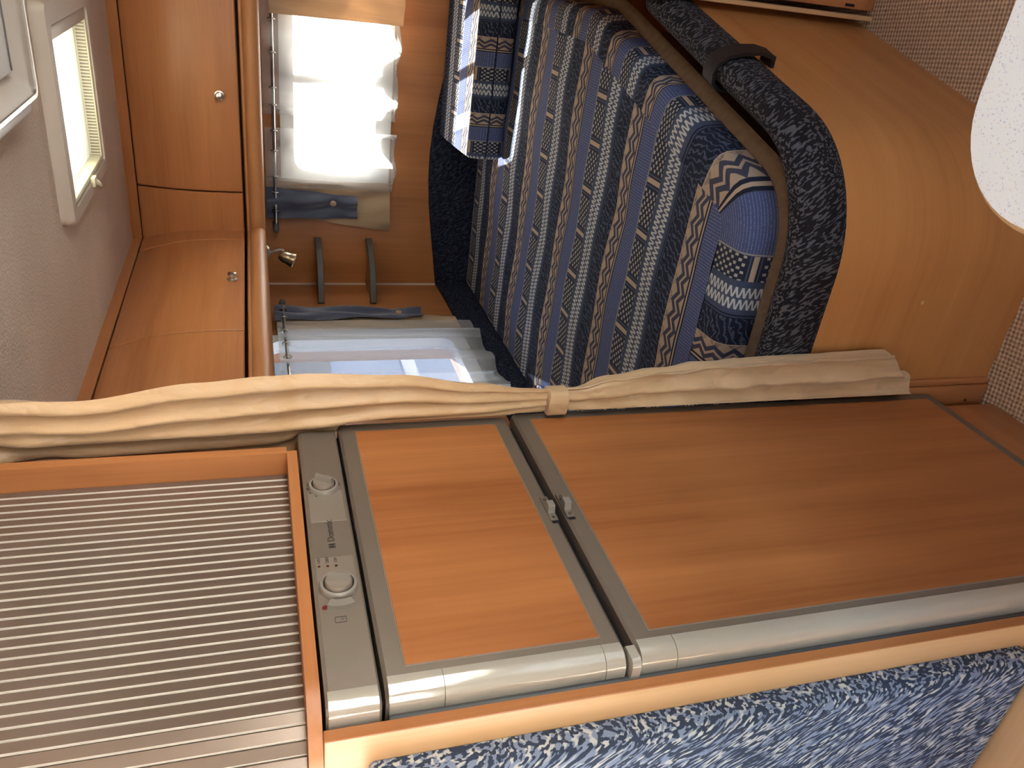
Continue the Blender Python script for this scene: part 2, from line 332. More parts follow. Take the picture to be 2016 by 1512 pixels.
# ------------------------------------------------------------------ mesh helpers
class MB:
    """Collects shapes in world coordinates; build() links them as one mesh object."""
    def __init__(s): s.v = []; s.f = []; s.uv = None
    def add(s, v, f):
        o = len(s.v); s.v += [tuple(p) for p in v]; s.f += [tuple(i + o for i in q) for q in f]; return s
    def box(s, x0, x1, y0, y1, z0, z1, bev=0.0, seg=2):
        bm = bmesh.new(); bmesh.ops.create_cube(bm, size=1.0)
        for v in bm.verts: v.co = Vector(((x0 + x1) / 2 + v.co.x * (x1 - x0), (y0 + y1) / 2 + v.co.y * (y1 - y0), (z0 + z1) / 2 + v.co.z * (z1 - z0)))
        if bev > 0: bmesh.ops.bevel(bm, geom=bm.edges[:], offset=min(bev, 0.49 * min(abs(x1 - x0), abs(y1 - y0), abs(z1 - z0))), segments=seg, profile=0.5, affect='EDGES')
        bm.verts.index_update(); s.add([v.co[:] for v in bm.verts], [[v.index for v in f.verts] for f in bm.faces]); bm.free(); return s
    def prism(s, poly, axis, a, b):
        """poly: 2-D points; axis 'x': (y,z), 'y': (x,z), 'z': (x,y)"""
        def p3(p, t): return {'x': (t, p[0], p[1]), 'y': (p[0], t, p[1]), 'z': (p[0], p[1], t)}[axis]
        n = len(poly); v = [p3(p, a) for p in poly] + [p3(p, b) for p in poly]
        f = [tuple(range(n))[::-1], tuple(range(n, 2 * n))] + [(i, (i + 1) % n, (i + 1) % n + n, i + n) for i in range(n)]
        return s.add(v, f)
    def loft(s, rings, closed=True, caps=True):
        n = len(rings[0]); v = [p for r in rings for p in r]; f = []
        for i in range(len(rings) - 1):
            for j in range(n if closed else n - 1):
                k = (j + 1) % n
                f.append((i * n + j, i * n + k, (i + 1) * n + k, (i + 1) * n + j))
        if caps and closed: f.append(tuple(range(n))[::-1]); f.append(tuple(range((len(rings) - 1) * n, len(rings) * n)))
        return s.add(v, f)
    def tube(s, path, r, n=10, caps=True):
        path = [Vector(p) for p in path]; rings = []
        for i, p in enumerate(path):
            t = (path[min(i + 1, len(path) - 1)] - path[max(i - 1, 0)]).normalized()
            a = Vector((0, 0, 1)) if abs(t.z) < 0.9 else Vector((1, 0, 0))
            u = t.cross(a).normalized(); w = t.cross(u)
            rr = r[i] if isinstance(r, (list, tuple)) else r
            rings.append([p + u * rr * math.cos(2 * math.pi * k / n) + w * rr * math.sin(2 * math.pi * k / n) for k in range(n)])
        return s.loft(rings, True, caps)
    def lathe(s, prof, origin, axis, n=20):
        """prof: (radius, distance along axis)"""
        ax = Vector(axis).normalized(); a = Vector((0, 0, 1)) if abs(ax.z) < 0.9 else Vector((1, 0, 0))
        u = ax.cross(a).normalized(); w = ax.cross(u); o = Vector(origin)
        rings = [[o + ax * h + u * max(r, 1e-5) * math.cos(2 * math.pi * k / n) + w * max(r, 1e-5) * math.sin(2 * math.pi * k / n) for k in range(n)] for r, h in prof]
        return s.loft(rings)
    def torus(s, origin, axis, R_, r, n=20, m=8):
        ax = Vector(axis).normalized(); a = Vector((0, 0, 1)) if abs(ax.z) < 0.9 else Vector((1, 0, 0))
        u = ax.cross(a).normalized(); w = ax.cross(u); o = Vector(origin); v = []; f = []
        for i in range(n):
            d = u * math.cos(2 * math.pi * i / n) + w * math.sin(2 * math.pi * i / n)
            for j in range(m): v.append(o + d * (R_ + r * math.cos(2 * math.pi * j / m)) + ax * r * math.sin(2 * math.pi * j / m))
        for i in range(n):
            for j in range(m): f.append((i * m + j, ((i + 1) % n) * m + j, ((i + 1) % n) * m + (j + 1) % m, i * m + (j + 1) % m))
        return s.add(v, f)
    def sheet(s, grid, thick):
        """grid of points (rows x cols) given a real thickness"""
        nr, nc = len(grid), len(grid[0]); P = [[Vector(p) for p in r] for r in grid]; N = []
        for i in range(nr):
            row = []
            for j in range(nc):
                a = P[min(i + 1, nr - 1)][j] - P[max(i - 1, 0)][j]; b = P[i][min(j + 1, nc - 1)] - P[i][max(j - 1, 0)]
                nn = a.cross(b); row.append(nn.normalized() if nn.length > 1e-9 else Vector((0, 1, 0)))
            N.append(row)
        v = [P[i][j] + N[i][j] * thick / 2 for i in range(nr) for j in range(nc)] + [P[i][j] - N[i][j] * thick / 2 for i in range(nr) for j in range(nc)]
        o = nr * nc; f = []
        for i in range(nr - 1):
            for j in range(nc - 1):
                a, b, c, d = i * nc + j, i * nc + j + 1, (i + 1) * nc + j + 1, (i + 1) * nc + j
                f += [(a, d, c, b), (a + o, b + o, c + o, d + o)]
        for i in range(nr - 1):
            for j in (0, nc - 1):
                a, b = i * nc + j, (i + 1) * nc + j; q = (a, a + o, b + o, b); f.append(q if j else q[::-1])
        for j in range(nc - 1):
            for i in (0, nr - 1):
                a, b = i * nc + j, i * nc + j + 1; q = (a, b, b + o, a + o); f.append(q if i else q[::-1])
        return s.add(v, f)
    def build(s, name, mat, parent=None, smooth=35, uvs=None, kind=None, label=None):
        me = bpy.data.meshes.new(name); me.from_pydata(s.v, [], s.f); me.validate(clean_customdata=False)
        bm = bmesh.new(); bm.from_mesh(me); bmesh.ops.recalc_face_normals(bm, faces=bm.faces[:]); bm.to_mesh(me); bm.free()
        if uvs is not None:
            ul = me.uv_layers.new(name='UVMap')
            for l in me.loops: ul.data[l.index].uv = uvs[l.vertex_index]
        me.materials.append(MAT[mat] if isinstance(mat, str) else mat)
        if smooth:
            for p in me.polygons: p.use_smooth = True
            me.set_sharp_from_angle(angle=math.radians(smooth))
        o = bpy.data.objects.new(name, me); COL.objects.link(o)
        if parent is not None:
            o.parent = parent; o.matrix_parent_inverse = Matrix.Translation(parent.location).inverted()
            if parent.parent is not None: o.matrix_parent_inverse = Matrix.Identity(4)
        if kind: o['kind'] = kind
        if label: o['label'] = label
        return o

def thing(name, label, cat, loc=(0, 0, 0), group=None):
    o = bpy.data.objects.new(name, None); COL.objects.link(o); o.location = loc; o.empty_display_size = 0.05
    o['label'] = label; o['category'] = cat
    if group: o['group'] = group
    return o
def tag(o, label, cat, group=None):
    o['label'] = label; o['category'] = cat
    if group: o['group'] = group
    return o
def struct(o, label=None):
    o['kind'] = 'structure'
    if label: o['label'] = label
    return o
def text_mesh(name, body, size, origin, mat, parent, xdir, ydir):
    cu = bpy.data.curves.new(name, 'FONT'); cu.body = body; cu.size = size; cu.align_x = 'CENTER'; cu.align_y = 'CENTER'; cu.extrude = 0.0001
    tmp = bpy.data.objects.new(name, cu); COL.objects.link(tmp)
    dg = bpy.context.evaluated_depsgraph_get(); me = bpy.data.meshes.new_from_object(tmp.evaluated_get(dg))
    bpy.data.objects.remove(tmp)
    xd, yd = Vector(xdir), Vector(ydir); zd = xd.cross(yd)
    mtx = Matrix(((xd.x, yd.x, zd.x, origin[0]), (xd.y, yd.y, zd.y, origin[1]), (xd.z, yd.z, zd.z, origin[2]), (0, 0, 0, 1)))
    me.transform(mtx); me.materials.clear(); me.materials.append(MAT[mat])
    o = bpy.data.objects.new(name, me); COL.objects.link(o); o.parent = parent
    o.matrix_parent_inverse = Matrix.Translation(parent.location).inverted() if parent.parent is None else Matrix.Identity(4)
    return o
def rrect(x0, x1, y0, y1, r, n=6):
    pts = []
    for cx, cy, a0 in ((x1 - r, y1 - r, 0), (x0 + r, y1 - r, 90), (x0 + r, y0 + r, 180), (x1 - r, y0 + r, 270)):
        for i in range(n + 1):
            a = math.radians(a0 + 90 * i / n); pts.append((cx + r * math.cos(a), cy + r * math.sin(a)))
    return pts
def ringpoly(mb, outer, inner, axis, a, b):
    """a plate with a hole: outer and inner outlines with equal point counts"""
    def p3(p, t): return {'x': (t, p[0], p[1]), 'y': (p[0], t, p[1]), 'z': (p[0], p[1], t)}[axis]
    rings = [[p3(p, a) for p in outer], [p3(p, b) for p in outer], [p3(p, b) for p in inner], [p3(p, a) for p in inner]]
    n = len(outer); v = [p for r in rings for p in r]; f = []
    for i in range(4):
        k2 = (i + 1) % 4
        for j in range(n):
            k = (j + 1) % n; f.append((i * n + j, i * n + k, k2 * n + k, k2 * n + j))
    return mb.add(v, f)
def lerp(a, b, t): return a + (b - a) * t
def interp(tab, x):
    """tab: sorted (x, y...) rows"""
    if x <= tab[0][0]: return tab[0][1:]
    for a, b in zip(tab, tab[1:]):
        if x <= b[0]:
            t = (x - a[0]) / (b[0] - a[0]); t = t * t * (3 - 2 * t)
            return tuple(lerp(p, q, t) for p, q in zip(a[1:], b[1:]))
    return tab[-1][1:]

# ------------------------------------------------------------------ room shell
T = 0.035
def wall_with_holes(name, axis, pos, thick, u0, u1, holes, mat, z0=0.0, z1=ZC):
    """axis 'y': wall in the x-z plane at y=pos; axis 'x': wall in the y-z plane at x=pos. holes: (ua, ub, za, zb) sorted by ua"""
    mb = MB(); a, b = min(pos, pos + thick), max(pos, pos + thick)
    def bx(p, q, zz0, zz1):
        if q - p < 1e-6 or zz1 - zz0 < 1e-6: return
        if axis == 'y': mb.box(p, q, a, b, zz0, zz1)
        else: mb.box(a, b, p, q, zz0, zz1)
    c = u0
    for (ua, ub, za, zb) in holes:
        bx(c, ua, z0, z1); bx(ua, ub, z0, za); bx(ua, ub, zb, z1); c = ub
    bx(c, u1, z0, z1)
    return struct(mb.build(name, mat, smooth=0))

W1 = (-0.785, -0.150, 0.940, 1.230)      # front window hole (x, z)
W2 = (2.060, 2.450, 0.720, 1.340)        # left window hole (y, z); partly behind the partition curtain
wall_with_holes('wall_front', 'y', YW, T, XW - T, XR + T, [W1], 'wz')
wall_with_holes('wall_left', 'x', XW, -0.07, YB, YW, [(-1.04, 0.36, 0.80, 1.62), W2], 'wz')
wall_with_holes('wall_right', 'x', XR, T, YB, YW, [(-1.10, 1.00, 0.78, 1.46)], 'walllight')
wall_with_holes('wall_back', 'y', YB, -T, XW - T, XR + T, [(-0.84, 0.60, 0.86, 1.42)], 'walllight')
struct(MB().box(XW - T, XR + T, YB - T, YW + T, -0.04, 0.0).build('floor', 'carpet', smooth=0))
H1 = (-0.585, -0.225, 1.815, 2.225)      # roof hatch opening
H2 = (-0.262, 0.140, 1.080, 1.490)       # roof panel opening
cb = MB()
cb.box(XW - T, XR + T, YB - T, H2[2], ZC, ZC + T).box(XW - T, H2[0], H2[2], H2[3], ZC, ZC + T).box(H2[1], XR + T, H2[2], H2[3], ZC, ZC + T)
cb.box(XW - T, XR + T, H2[3], H1[2], ZC, ZC + T).box(XW - T, H1[0], H1[2], H1[3], ZC, ZC + T).box(H1[1], XR + T, H1[2], H1[3], ZC, ZC + T)
cb.box(XW - T, XR + T, H1[3], YW + T, ZC, ZC + T)
struct(cb.build('ceiling', 'ceil', smooth=0))
struct(MB().prism([(XW, YW), (XW + 0.006, YW), (XW, YW - 0.006)], 'z', 0.66, 1.345).build('trim_1', 'putty', smooth=0), 'thin pale sealant line in the wall corner')
# ground outside
gnd = MB().box(-60, 60, -60, 60, -0.62, -0.6).build('ground', 'ground', smooth=0); struct(gnd)

# stand-in vehicle, added outside to tone down the bright side window view
nv = thing('van_stand_in', 'added blue-grey van shape dulling the view through the small side window', 'van', (-3.6, 4.2, -0.6))
MB().box(-4.6, -2.7, 1.9, 6.6, -0.25, 1.75, 0.18, 4).build('body', 'van', nv, 40)
MB().box(-2.705, -2.69, 2.4, 5.9, 0.90, 1.42, 0.05, 3).build('side_window', 'grey', nv, 40)
MB().box(-2.705, -2.68, 2.0, 6.5, 0.30, 0.40, 0.01).build('rub_strip', 'white', nv, 40)
for y in (2.7, 5.6): MB().lathe([(0, 0), (0.33, 0), (0.34, 0.03), (0.34, 0.17), (0.30, 0.2), (0.2, 0.2), (0.18, 0.17), (0, 0.17)], (-2.95, y, -0.26), (1, 0, 0), 28).build('wheel', 'rubber', nv, 40)
def window(name, axis, pos, inward, hole, panes, fw=0.045, rr=0.045, pane_mat='glass'):
    """cream frame around the hole, standing proud of the wall, with rounded panes"""
    u0, u1, z0, z1 = hole
    e = bpy.data.objects.new(name, None); COL.objects.link(e); e.location = ((u0 + u1) / 2, pos, z0) if axis == 'y' else (pos, (u0 + u1) / 2, z0)
    e['kind'] = 'structure'
    mb = MB(); o = rrect(u0 - fw, u1 + fw, z0 - fw * 1.2, z1 + fw, 0.02)
    i = rrect(u0 + 0.002, u1 - 0.002, z0 + 0.002, z1 - 0.002, rr)
    ringpoly(mb, o, i, axis, pos + inward * 0.0, pos + inward * 0.014)
    ringpoly(mb, rrect(u0 - 0.001, u1 + 0.001, z0 - 0.001, z1 + 0.001, 0.004), i, axis, pos + inward * 0.0, pos - inward * 0.03)
    mb.build('window_frame', 'white', e)
    for k, (a, b) in enumerate(panes):
        g = MB(); g.prism(rrect(a + 0.001, b - 0.001, z0 + 0.003, z1 - 0.003, 0.035), axis, pos - inward * 0.018, pos - inward * 0.022)
        g.build('pane', pane_mat, e)
        if k: # mullion between this pane and the one before
            m = MB(); a0 = panes[k - 1][1]
            if axis == 'y': m.box(a0, a, pos - 0.012 if inward < 0 else pos, pos + 0.026, z0 + 0.002, z1 - 0.002, 0.003)
            else: m.box(min(pos - inward * 0.026, pos + inward * 0.006), max(pos - inward * 0.026, pos + inward * 0.006), a0, a, z0 + 0.002, z1 - 0.002, 0.003)
            m.build('mullion', 'white', e)
    return e
window('window_1', 'y', YW, -1, W1, [(-0.785, -0.482), (-0.455, -0.150)])
window('window_2', 'x', XW, 1, W2, [(2.06, 2.45)], 0.04, pane_mat='tinted')
window('window_3', 'x', XW, 1, (-1.04, 0.36, 0.80, 1.62), [(-1.04, 0.36)])
window('fill_window', 'x', XR, -1, (-1.10, 1.00, 0.78, 1.46), [(-1.10, 1.00)])  # unseen window, added wide to brighten the fridge front
window('window_5', 'y', YB, 1, (-0.84, 0.60, 0.86, 1.42), [(-0.84, 0.60)])

# ------------------------------------------------------------------ overhead cabinets
YC, XC = 2.698, -0.962                  # cabinet faces where they meet the ceiling
PROF = [(1.753, 0.0), (1.722, 0.008), (1.667, 0.026), (1.604, 0.043), (1.541, 0.050), (1.478, 0.054), (1.400, 0.052)]
def bulge(z): return interp([(a, b) for a, b in PROF[::-1]], z)[0] if z < 1.722 else lerp(0.008, 0.0, (z - 1.722) / 0.031)
def smooth_bulge(z):
    pts = PROF[::-1]
    for (za, a), (zb, b) in zip(pts, pts[1:]):
        if za <= z <= zb: return lerp(a, b, (z - za) / (zb - za))
    return pts[0][1] if z < pts[0][0] else 0.0
def door(name, kind, u0, u1, z0, z1, mat, parent, th=0.016, gap=0.0026):
    """bulging cabinet door; kind 'y' faces -Y, kind 'x' faces +X; u along the run"""
    zs = [lerp(z0 + gap, z1 - gap, k / 14) for k in range(15)]
    prof = [(smooth_bulge(z), z) for z in zs]
    prof[0] = (prof[0][0] - 0.003, zs[0]); prof.insert(1, (smooth_bulge(zs[0]), zs[0] + 0.003))
    prof[-1] = (prof[-1][0] - 0.003, zs[-1]); prof.insert(-1, (smooth_bulge(zs[-1]), zs[-1] - 0.003))
    poly = prof + [(b - th, z) for b, z in prof[::-1]]
    mb = MB()
    def P(b, z, u): return (u, YC - b, z) if kind == 'y' else (XC + b, u, z)
    mb.loft([[P(b - (0.0025 if e else 0), z, u) for b, z in poly] for u, e in ((u0 + gap, 1), (u0 + gap + 0.0025, 0), (u1 - gap - 0.0025, 0), (u1 - gap, 1))])
    return mb.build(name, mat, parent, 28)
def knob(parent, origin, axis, r=0.0125):
    mb = MB().lathe([(0.0, -0.001), (r * 1.12, -0.001), (r * 1.12, 0.002), (r * 0.55, 0.0035), (r * 0.5, 0.010), (r * 0.85, 0.012), (r, 0.0155), (r * 0.92, 0.0195), (r * 0.6, 0.0215), (0.0, 0.022)], origin, axis, 24)
    mb.build('knob', 'chrome', parent, 40, label='round brushed nickel knob')
def moulding_ring(kind, u, mitre=0.0):
    """rounded lower moulding: profile in (outward, z)"""
    pr = [(0.030, 1.398), (0.046, 1.3965), (0.050, 1.394), (0.050, 1.388), (0.056, 1.3865), (0.064, 1.383), (0.070, 1.376), (0.073, 1.366), (0.072, 1.355), (0.067, 1.346), (0.058, 1.340), (0.046, 1.338), (-0.010, 1.338), (-0.010, 1.398)]
    return pr
pr = moulding_ring('y', 0)
# front run
fc = thing('overhead_cabinet', 'beech overhead cabinet above the large curtained front window', 'cabinet', (-0.3, YC, 1.338))
XE = 0.42
mb = MB(); mb.box(XW + 0.001, XE, YC + 0.014, YW, 1.338, ZC); mb.build('body', 'wgapshade', fc, 0)
mb = MB(); mb.loft([[(u, YC - b, z) for b, z in [(0.0, ZC), (0.006, 1.7235), (-0.012, 1.7235), (-0.012, ZC)]] for u in (XC, XE)]); mb.build('top_rail', 'wx', fc, 20)
mb = MB(); mb.loft([[(XC + b if k == 0 else XE, YC - b, z) for b, z in pr] for k in (0, 1)]); mb.build('moulding', 'wmould', fc, 30)
GX = -0.7815
door('corner_panel', 'y', XC + 0.0, GX, 1.402, 1.722, 'wx', fc)
d1 = door('door', 'y', GX, -0.140, 1.402, 1.722, 'wx', fc)
d2 = door('door', 'y', -0.140, XE, 1.402, 1.722, 'wx', fc)
knob(d1, (-0.4835, YC - 0.0545, 1.4595), (0, -1, 0.02)); knob(d2, (0.14, YC - 0.0545, 1.4595), (0, -1, 0.02))
# left run
sc_ = thing('overhead_cabinet', 'beech overhead cabinet above the small side window, behind the beige curtain', 'cabinet', (XC, 1.9, 1.338))
YE = 1.06
mb = MB(); mb.box(XW + 0.001, XC - 0.014, YE, YC + 0.012, 1.338, ZC); mb.build('body', 'wgapshade', sc_, 0)
mb = MB(); mb.loft([[(XC + b, u, z) for b, z in [(0.0, ZC), (0.006, 1.7235), (-0.012, 1.7235), (-0.012, ZC)]] for u in (YC, YE)]); mb.build('top_rail', 'wy', sc_, 20)
mb = MB(); mb.loft([[(XC + b, YC - b if k == 0 else YE, z) for b, z in pr] for k in (0, 1)]); mb.build('moulding', 'wmould', sc_, 30)
door('corner_panel', 'x', 2.560, YC, 1.402, 1.722, 'wy', sc_)
d1 = door('door', 'x', 1.892, 2.560, 1.402, 1.722, 'wy', sc_)
d2 = door('door', 'x', YE, 1.892, 1.402, 1.722, 'wy', sc_)
knob(d1, (XC + 0.0545, 2.222, 1.4375), (1, 0, 0.02)); knob(d2, (XC + 0.0545, 1.45, 1.4375), (1, 0, 0.02))

# reading lamp under the corner moulding
lp = thing('reading_lamp', 'small nickel spotlight reading lamp under the cabinet corner', 'lamp', (-0.990, 2.66, 1.334))
L0 = Vector((-0.990, 2.664, 1.338))
MB().lathe([(0, 0), (0.024, 0), (0.025, 0.004), (0.020, 0.010), (0.008, 0.013), (0, 0.013)], L0, (0, 0, -1), 24).build('base', 'chrome', lp)
MB().tube([L0 + Vector(p) for p in ((0, 0, -0.010), (0.004, -0.006, -0.020), (0.012, -0.012, -0.030), (0.016, -0.014, -0.045), (0.014, -0.012, -0.058))], [0.006, 0.0055, 0.005, 0.0045, 0.004], 10).build('arm', 'chrome', lp)
ax = Vector((-0.30, -0.25, -0.92)).normalized(); c0 = L0 + Vector((-0.004, -0.008, -0.040))
sh = MB().lathe([(0.0, 0.0), (0.010, 0.002), (0.016, 0.010), (0.0195, 0.022), (0.0205, 0.032), (0.0205, 0.034), (0.0215, 0.035), (0.0215, 0.038), (0.022, 0.039), (0.0255, 0.055), (0.0235, 0.055), (0.019, 0.040), (0.0, 0.036)], c0, ax, 28).build('shade', 'brass', lp)
MB().lathe([(0, 0.0365), (0.017, 0.0395), (0.018, 0.043), (0, 0.046)], c0, ax, 20).build('lens', 'white', sh)

# corner shelves
for z in (1.146, 0.953):
    o = thing('corner_shelf', 'upper curved grey-edged corner shelf below the reading lamp' if z > 1.05 else 'lower curved grey-edged corner shelf, just above the padded headboard', 'shelf', (XW, YW, z), 'corner shelves')
    a, b = Vector((-1.040, YW - 0.004)), Vector((XW + 0.004, 2.776)); arc = []
    for k in range(17):
        t = k / 16; p = a.lerp(b, t); n = Vector((0.70, -0.70)); arc.append(p + n * 0.040 * math.sin(math.pi * t))
    inner = [p - Vector((0.004, -0.004)) for p in arc]
    MB().prism([(XW + 0.002, YW - 0.002)] + [tuple(p) for p in inner], 'z', z - 0.006, z + 0.004).build('board', 'wx', o, 20)
    mb = MB(); mb.loft([[(p.x, p.y, z - 0.013), (p.x + 0.004, p.y - 0.004, z - 0.011), (p.x + 0.004, p.y - 0.004, z + 0.009), (p.x, p.y, z + 0.011), (p.x - 0.006, p.y + 0.006, z + 0.011), (p.x - 0.006, p.y + 0.006, z - 0.013)] for p in arc]); mb.build('edge_strip', 'grey', o, 30)

# ------------------------------------------------------------------ window dressing
RZ1, RY1 = 1.297, YW - 0.045
rod = thing('curtain_rod', 'thin metal curtain rod over the large front window', 'curtain rod', (-0.47, RY1, RZ1), 'curtain rods')
MB().tube([(-0.985, RY1, RZ1), (0.05, RY1, RZ1)], 0.0055, 10).build('rod', 'chrome', rod)
for sx, x in ((-1, -0.985), (1, 0.05)):
    MB().lathe([(0, -0.012), (0.006, -0.012), (0.008, -0.008), (0.0095, 0.0), (0.011, 0.008), (0.010, 0.016), (0.006, 0.021), (0, 0.022)], (x, RY1, RZ1), (sx, 0, 0), 18).build('finial', 'grey', rod)
    MB().box(x - 0.006, x + 0.006, RY1, YW, RZ1 - 0.010, RZ1 + 0.012, 0.002).build('bracket', 'grey', rod)
RZ2, RX2 = 1.288, XW + 0.045
rod2 = thing('curtain_rod', 'thin metal curtain rod over the side window, behind the partition curtain', 'curtain rod', (RX2, 2.3, RZ2), 'curtain rods')
MB().tube([(RX2, 2.700, RZ2), (RX2, 1.90, RZ2)], 0.0055, 10).build('rod', 'chrome', rod2)
MB().lathe([(0, -0.022), (0.009, -0.022), (0.010, -0.014), (0.010, 0.010), (0.006, 0.014), (0, 0.014)], (RX2, 2.692, RZ2), (0, 1, 0), 18).build('finial', 'grey', rod2)
MB().box(XW + 0.001, RX2, 2.690, 2.702, RZ2 - 0.010, RZ2 + 0.012, 0.002).build('bracket', 'grey', rod2)

def wavy_sheet(u0, u1, ztop, zbot_fn, base, axis, amp_fn, phase_fn, cols=64, rows=26, inward=-1, thick=0.0006, usq=None, hem=None):
    g = []
    for i in range(rows):
        t = i / (rows - 1); row = []
        for j in range(cols):
            s_ = j / (cols - 1); u = lerp(u0, u1, s_)
            z = lerp(ztop, zbot_fn(s_), t)
            if usq: u = usq(s_, t)
            off = amp_fn(t) * math.sin(phase_fn(u)) + 0.25 * amp_fn(t) * math.sin(phase_fn(u) * 2.3 + 3 * t + 1)
            d = base + inward * off
            row.append((u, d, z) if axis == 'y' else (d, u, z))
        g.append(row)
    return MB().sheet(g, thick)
def piece_phase(xs):
    """sine phase that crosses zero at every eyelet position"""
    xs = sorted(xs)
    def f(u):
        if u <= xs[0]: return math.pi * (u - xs[0]) / 0.075
        for k, (a, b) in enumerate(zip(xs, xs[1:])):
            if u <= b: return math.pi * (k + (u - a) / (b - a))
        return math.pi * (len(xs) - 1 + (u - xs[-1]) / 0.075)
    return f
def eyelets(parent, pts, axis):
    for p in pts: MB().torus(p, axis, 0.0105, 0.0026, 20, 8).build('eyelet', 'brass' if p[2] < RZ1 - 0.005 else 'chrome', parent, 60)

# front sheers: two panels with a gap between them
sxA = [-0.6085 + 0.055, -0.497, -0.386, -0.283, -0.17, -0.07]
pA = piece_phase(sxA)
oA = thing('sheer_curtain', 'wide white sheer curtain panel over the right of the front window', 'curtain', (-0.3, RY1, 0.88), 'sheer curtains')
wavy_sheet(-0.588, 0.035, 1.330, lambda s: 0.874 + 0.004 * math.sin(s * 26), RY1, 'y', lambda t: 0.017 + 0.006 * t, pA, 120, 30).build('panel', 'sheer', oA, 60)
mbh = wavy_sheet(-0.588, 0.035, 0.885, lambda s: 0.873 + 0.004 * math.sin(s * 26), RY1 - 0.0015, 'y', lambda t: 0.0228 + 0.0002 * t, pA, 120, 3, thick=0.001); mbh.build('hem', 'sheer', oA, 60)
eyelets(oA, [(x, RY1, RZ1) for x in sxA], (1, 0.25, 0))
sxB = [-0.640, -0.709, -0.800]
pB = piece_phase(sxB)
oB = thing('sheer_curtain', 'narrow white sheer curtain panel beside the slate-blue tie of the front window', 'curtain', (-0.73, RY1, 0.88), 'sheer curtains')
wavy_sheet(-0.845, -0.628, 1.328, lambda s: 0.872 + 0.003 * math.sin(s * 12), RY1, 'y', lambda t: 0.016 + 0.004 * t, pB, 60, 30).build('panel', 'sheer', oB, 60)
wavy_sheet(-0.845, -0.628, 0.884, lambda s: 0.871 + 0.003 * math.sin(s * 12), RY1 - 0.0015, 'y', lambda t: 0.0198 + 0.0002 * t, pB, 60, 3, thick=0.001).build('hem', 'sheer', oB, 60)
eyelets(oB, [(x, RY1, RZ1) for x in sxB], (1, 0.25, 0))

def drape(name, label, axis, base, inward, u_right, u_left_top, u_left_bot, ztop, zbot_r, zbot_l, blue, button, parent_loc, seed, tie_u, group):
    """tan side curtain with a slate-blue tie piece and a covered button"""
    rnd = random.Random(seed); ph = [rnd.uniform(0, 6.28) for _ in range(6)]
    o = thing(name, label, 'curtain', parent_loc, group)
    def P(u, d, z): return (u, base + inward * d, z) if axis == 'y' else (base + inward * d, u, z)
    g = []
    for i in range(34):
        t = i / 33; row = []
        for j in range(30):
            s_ = j / 29; ul = lerp(u_left_top, u_left_bot, t ** 0.8); u = lerp(u_right, ul, s_)
            z = lerp(ztop, lerp(zbot_r, zbot_l, s_), t)
            d = 0.019 + 0.007 * math.sin(7 * s_ + ph[0] + 1.2 * t) * (0.4 + t) + 0.0025 * math.sin(17 * s_ + 9 * t + ph[1]) + 0.002 * math.sin(23 * t + 5 * s_ + ph[2])
            row.append(P(u, d, z))
        g.append(row)
    MB().sheet(g, 0.0012).build('drape', 'tan', o, 60)
    (b_r_top, b_l_top, b_r_bot, b_l_bot, bz0, bz1) = blue; g = []
    bu, bz = button
    for i in range(34):
        t = i / 33; row = []
        for j in range(22):
            s_ = j / 21; z = lerp(bz0, bz1, t)
            u = lerp(lerp(b_r_top, b_r_bot, t), lerp(b_l_top, b_l_bot, t), s_)
            pinch = math.exp(-((z - bz) / 0.030) ** 2)
            d = 0.034 + 0.009 * (1 - 0.7 * pinch) * math.sin(math.pi * s_) + 0.009 * math.sin(9 * s_ + ph[3] + 2.2 * t) * (1 - 0.6 * pinch) + 0.004 * math.sin(14 * t + 8 * s_ + ph[4])
            row.append(P(u, d, z))
        g.append(row)
    tie = MB().sheet(g, 0.0014).build('tie', 'denim', o, 60, label='slate blue fabric tie')
    ax = (0, inward, 0) if axis == 'y' else (inward, 0, 0)
    MB().lathe([(0, 0), (0.010, 0), (0.0115, 0.003), (0.009, 0.006), (0.004, 0.0075), (0, 0.008)], P(bu, 0.040, bz), ax, 22).build('button', 'tan', tie)
    return o
dF = drape('side_curtain', 'tan curtain with slate-blue buttoned tie left of the front window', 'y', YW, -1, -0.815, -0.935, -1.002, 1.305, 0.878, 0.876,
      (-0.842, -0.955, -0.868, -0.948, 1.328, 1.003), (-0.893, 1.092), (-0.9, YW - 0.02, 0.87), 3, None, 'tan side curtains')
eyelets(dF, [(-0.858, RY1, RZ1), (-0.925, RY1, RZ1)], (1, 0.2, 0))
dF2 = drape('side_curtain', 'sunlit tan curtain right of the front window, partly cut by the frame', 'y', YW - 0.078, -1, -0.262, -0.145, -0.10, 1.305, 0.872, 0.870,
      (-0.10, 0.02, -0.12, -0.02, 1.328, 1.003), (-0.07, 1.092), (-0.15, YW - 0.02, 0.87), 5, None, 'tan side curtains')
dS = drape('side_curtain', 'tan curtain with slate-blue buttoned tie beside the small side window', 'x', XW, 1, 2.520, 2.650, 2.640, 1.312, 0.655, 0.70,
      (2.575, 2.668, 2.570, 2.655, 1.318, 0.800), (2.607, 0.885), (XW + 0.02, 2.6, 0.66), 9, None, 'tan side curtains')
eyelets(dS, [(RX2, 2.628, RZ2), (RX2, 2.553, RZ2)], (0.35, 1, 0))
oS = thing('sheer_curtain', 'white sheer curtain panel over the small side window', 'curtain', (RX2, 2.2, 0.63), 'sheer curtains')
sxS = [2.455, 2.36, 2.265, 2.17, 2.075, 1.98]
pS = piece_phase(sxS)
wavy_sheet(1.93, 2.530, 1.312, lambda s: 0.630 + 0.006 * math.sin(s * 20), RX2, 'x', lambda t: 0.008 + 0.004 * t, pS, 120, 30, inward=1).build('panel', 'sheer', oS, 60)
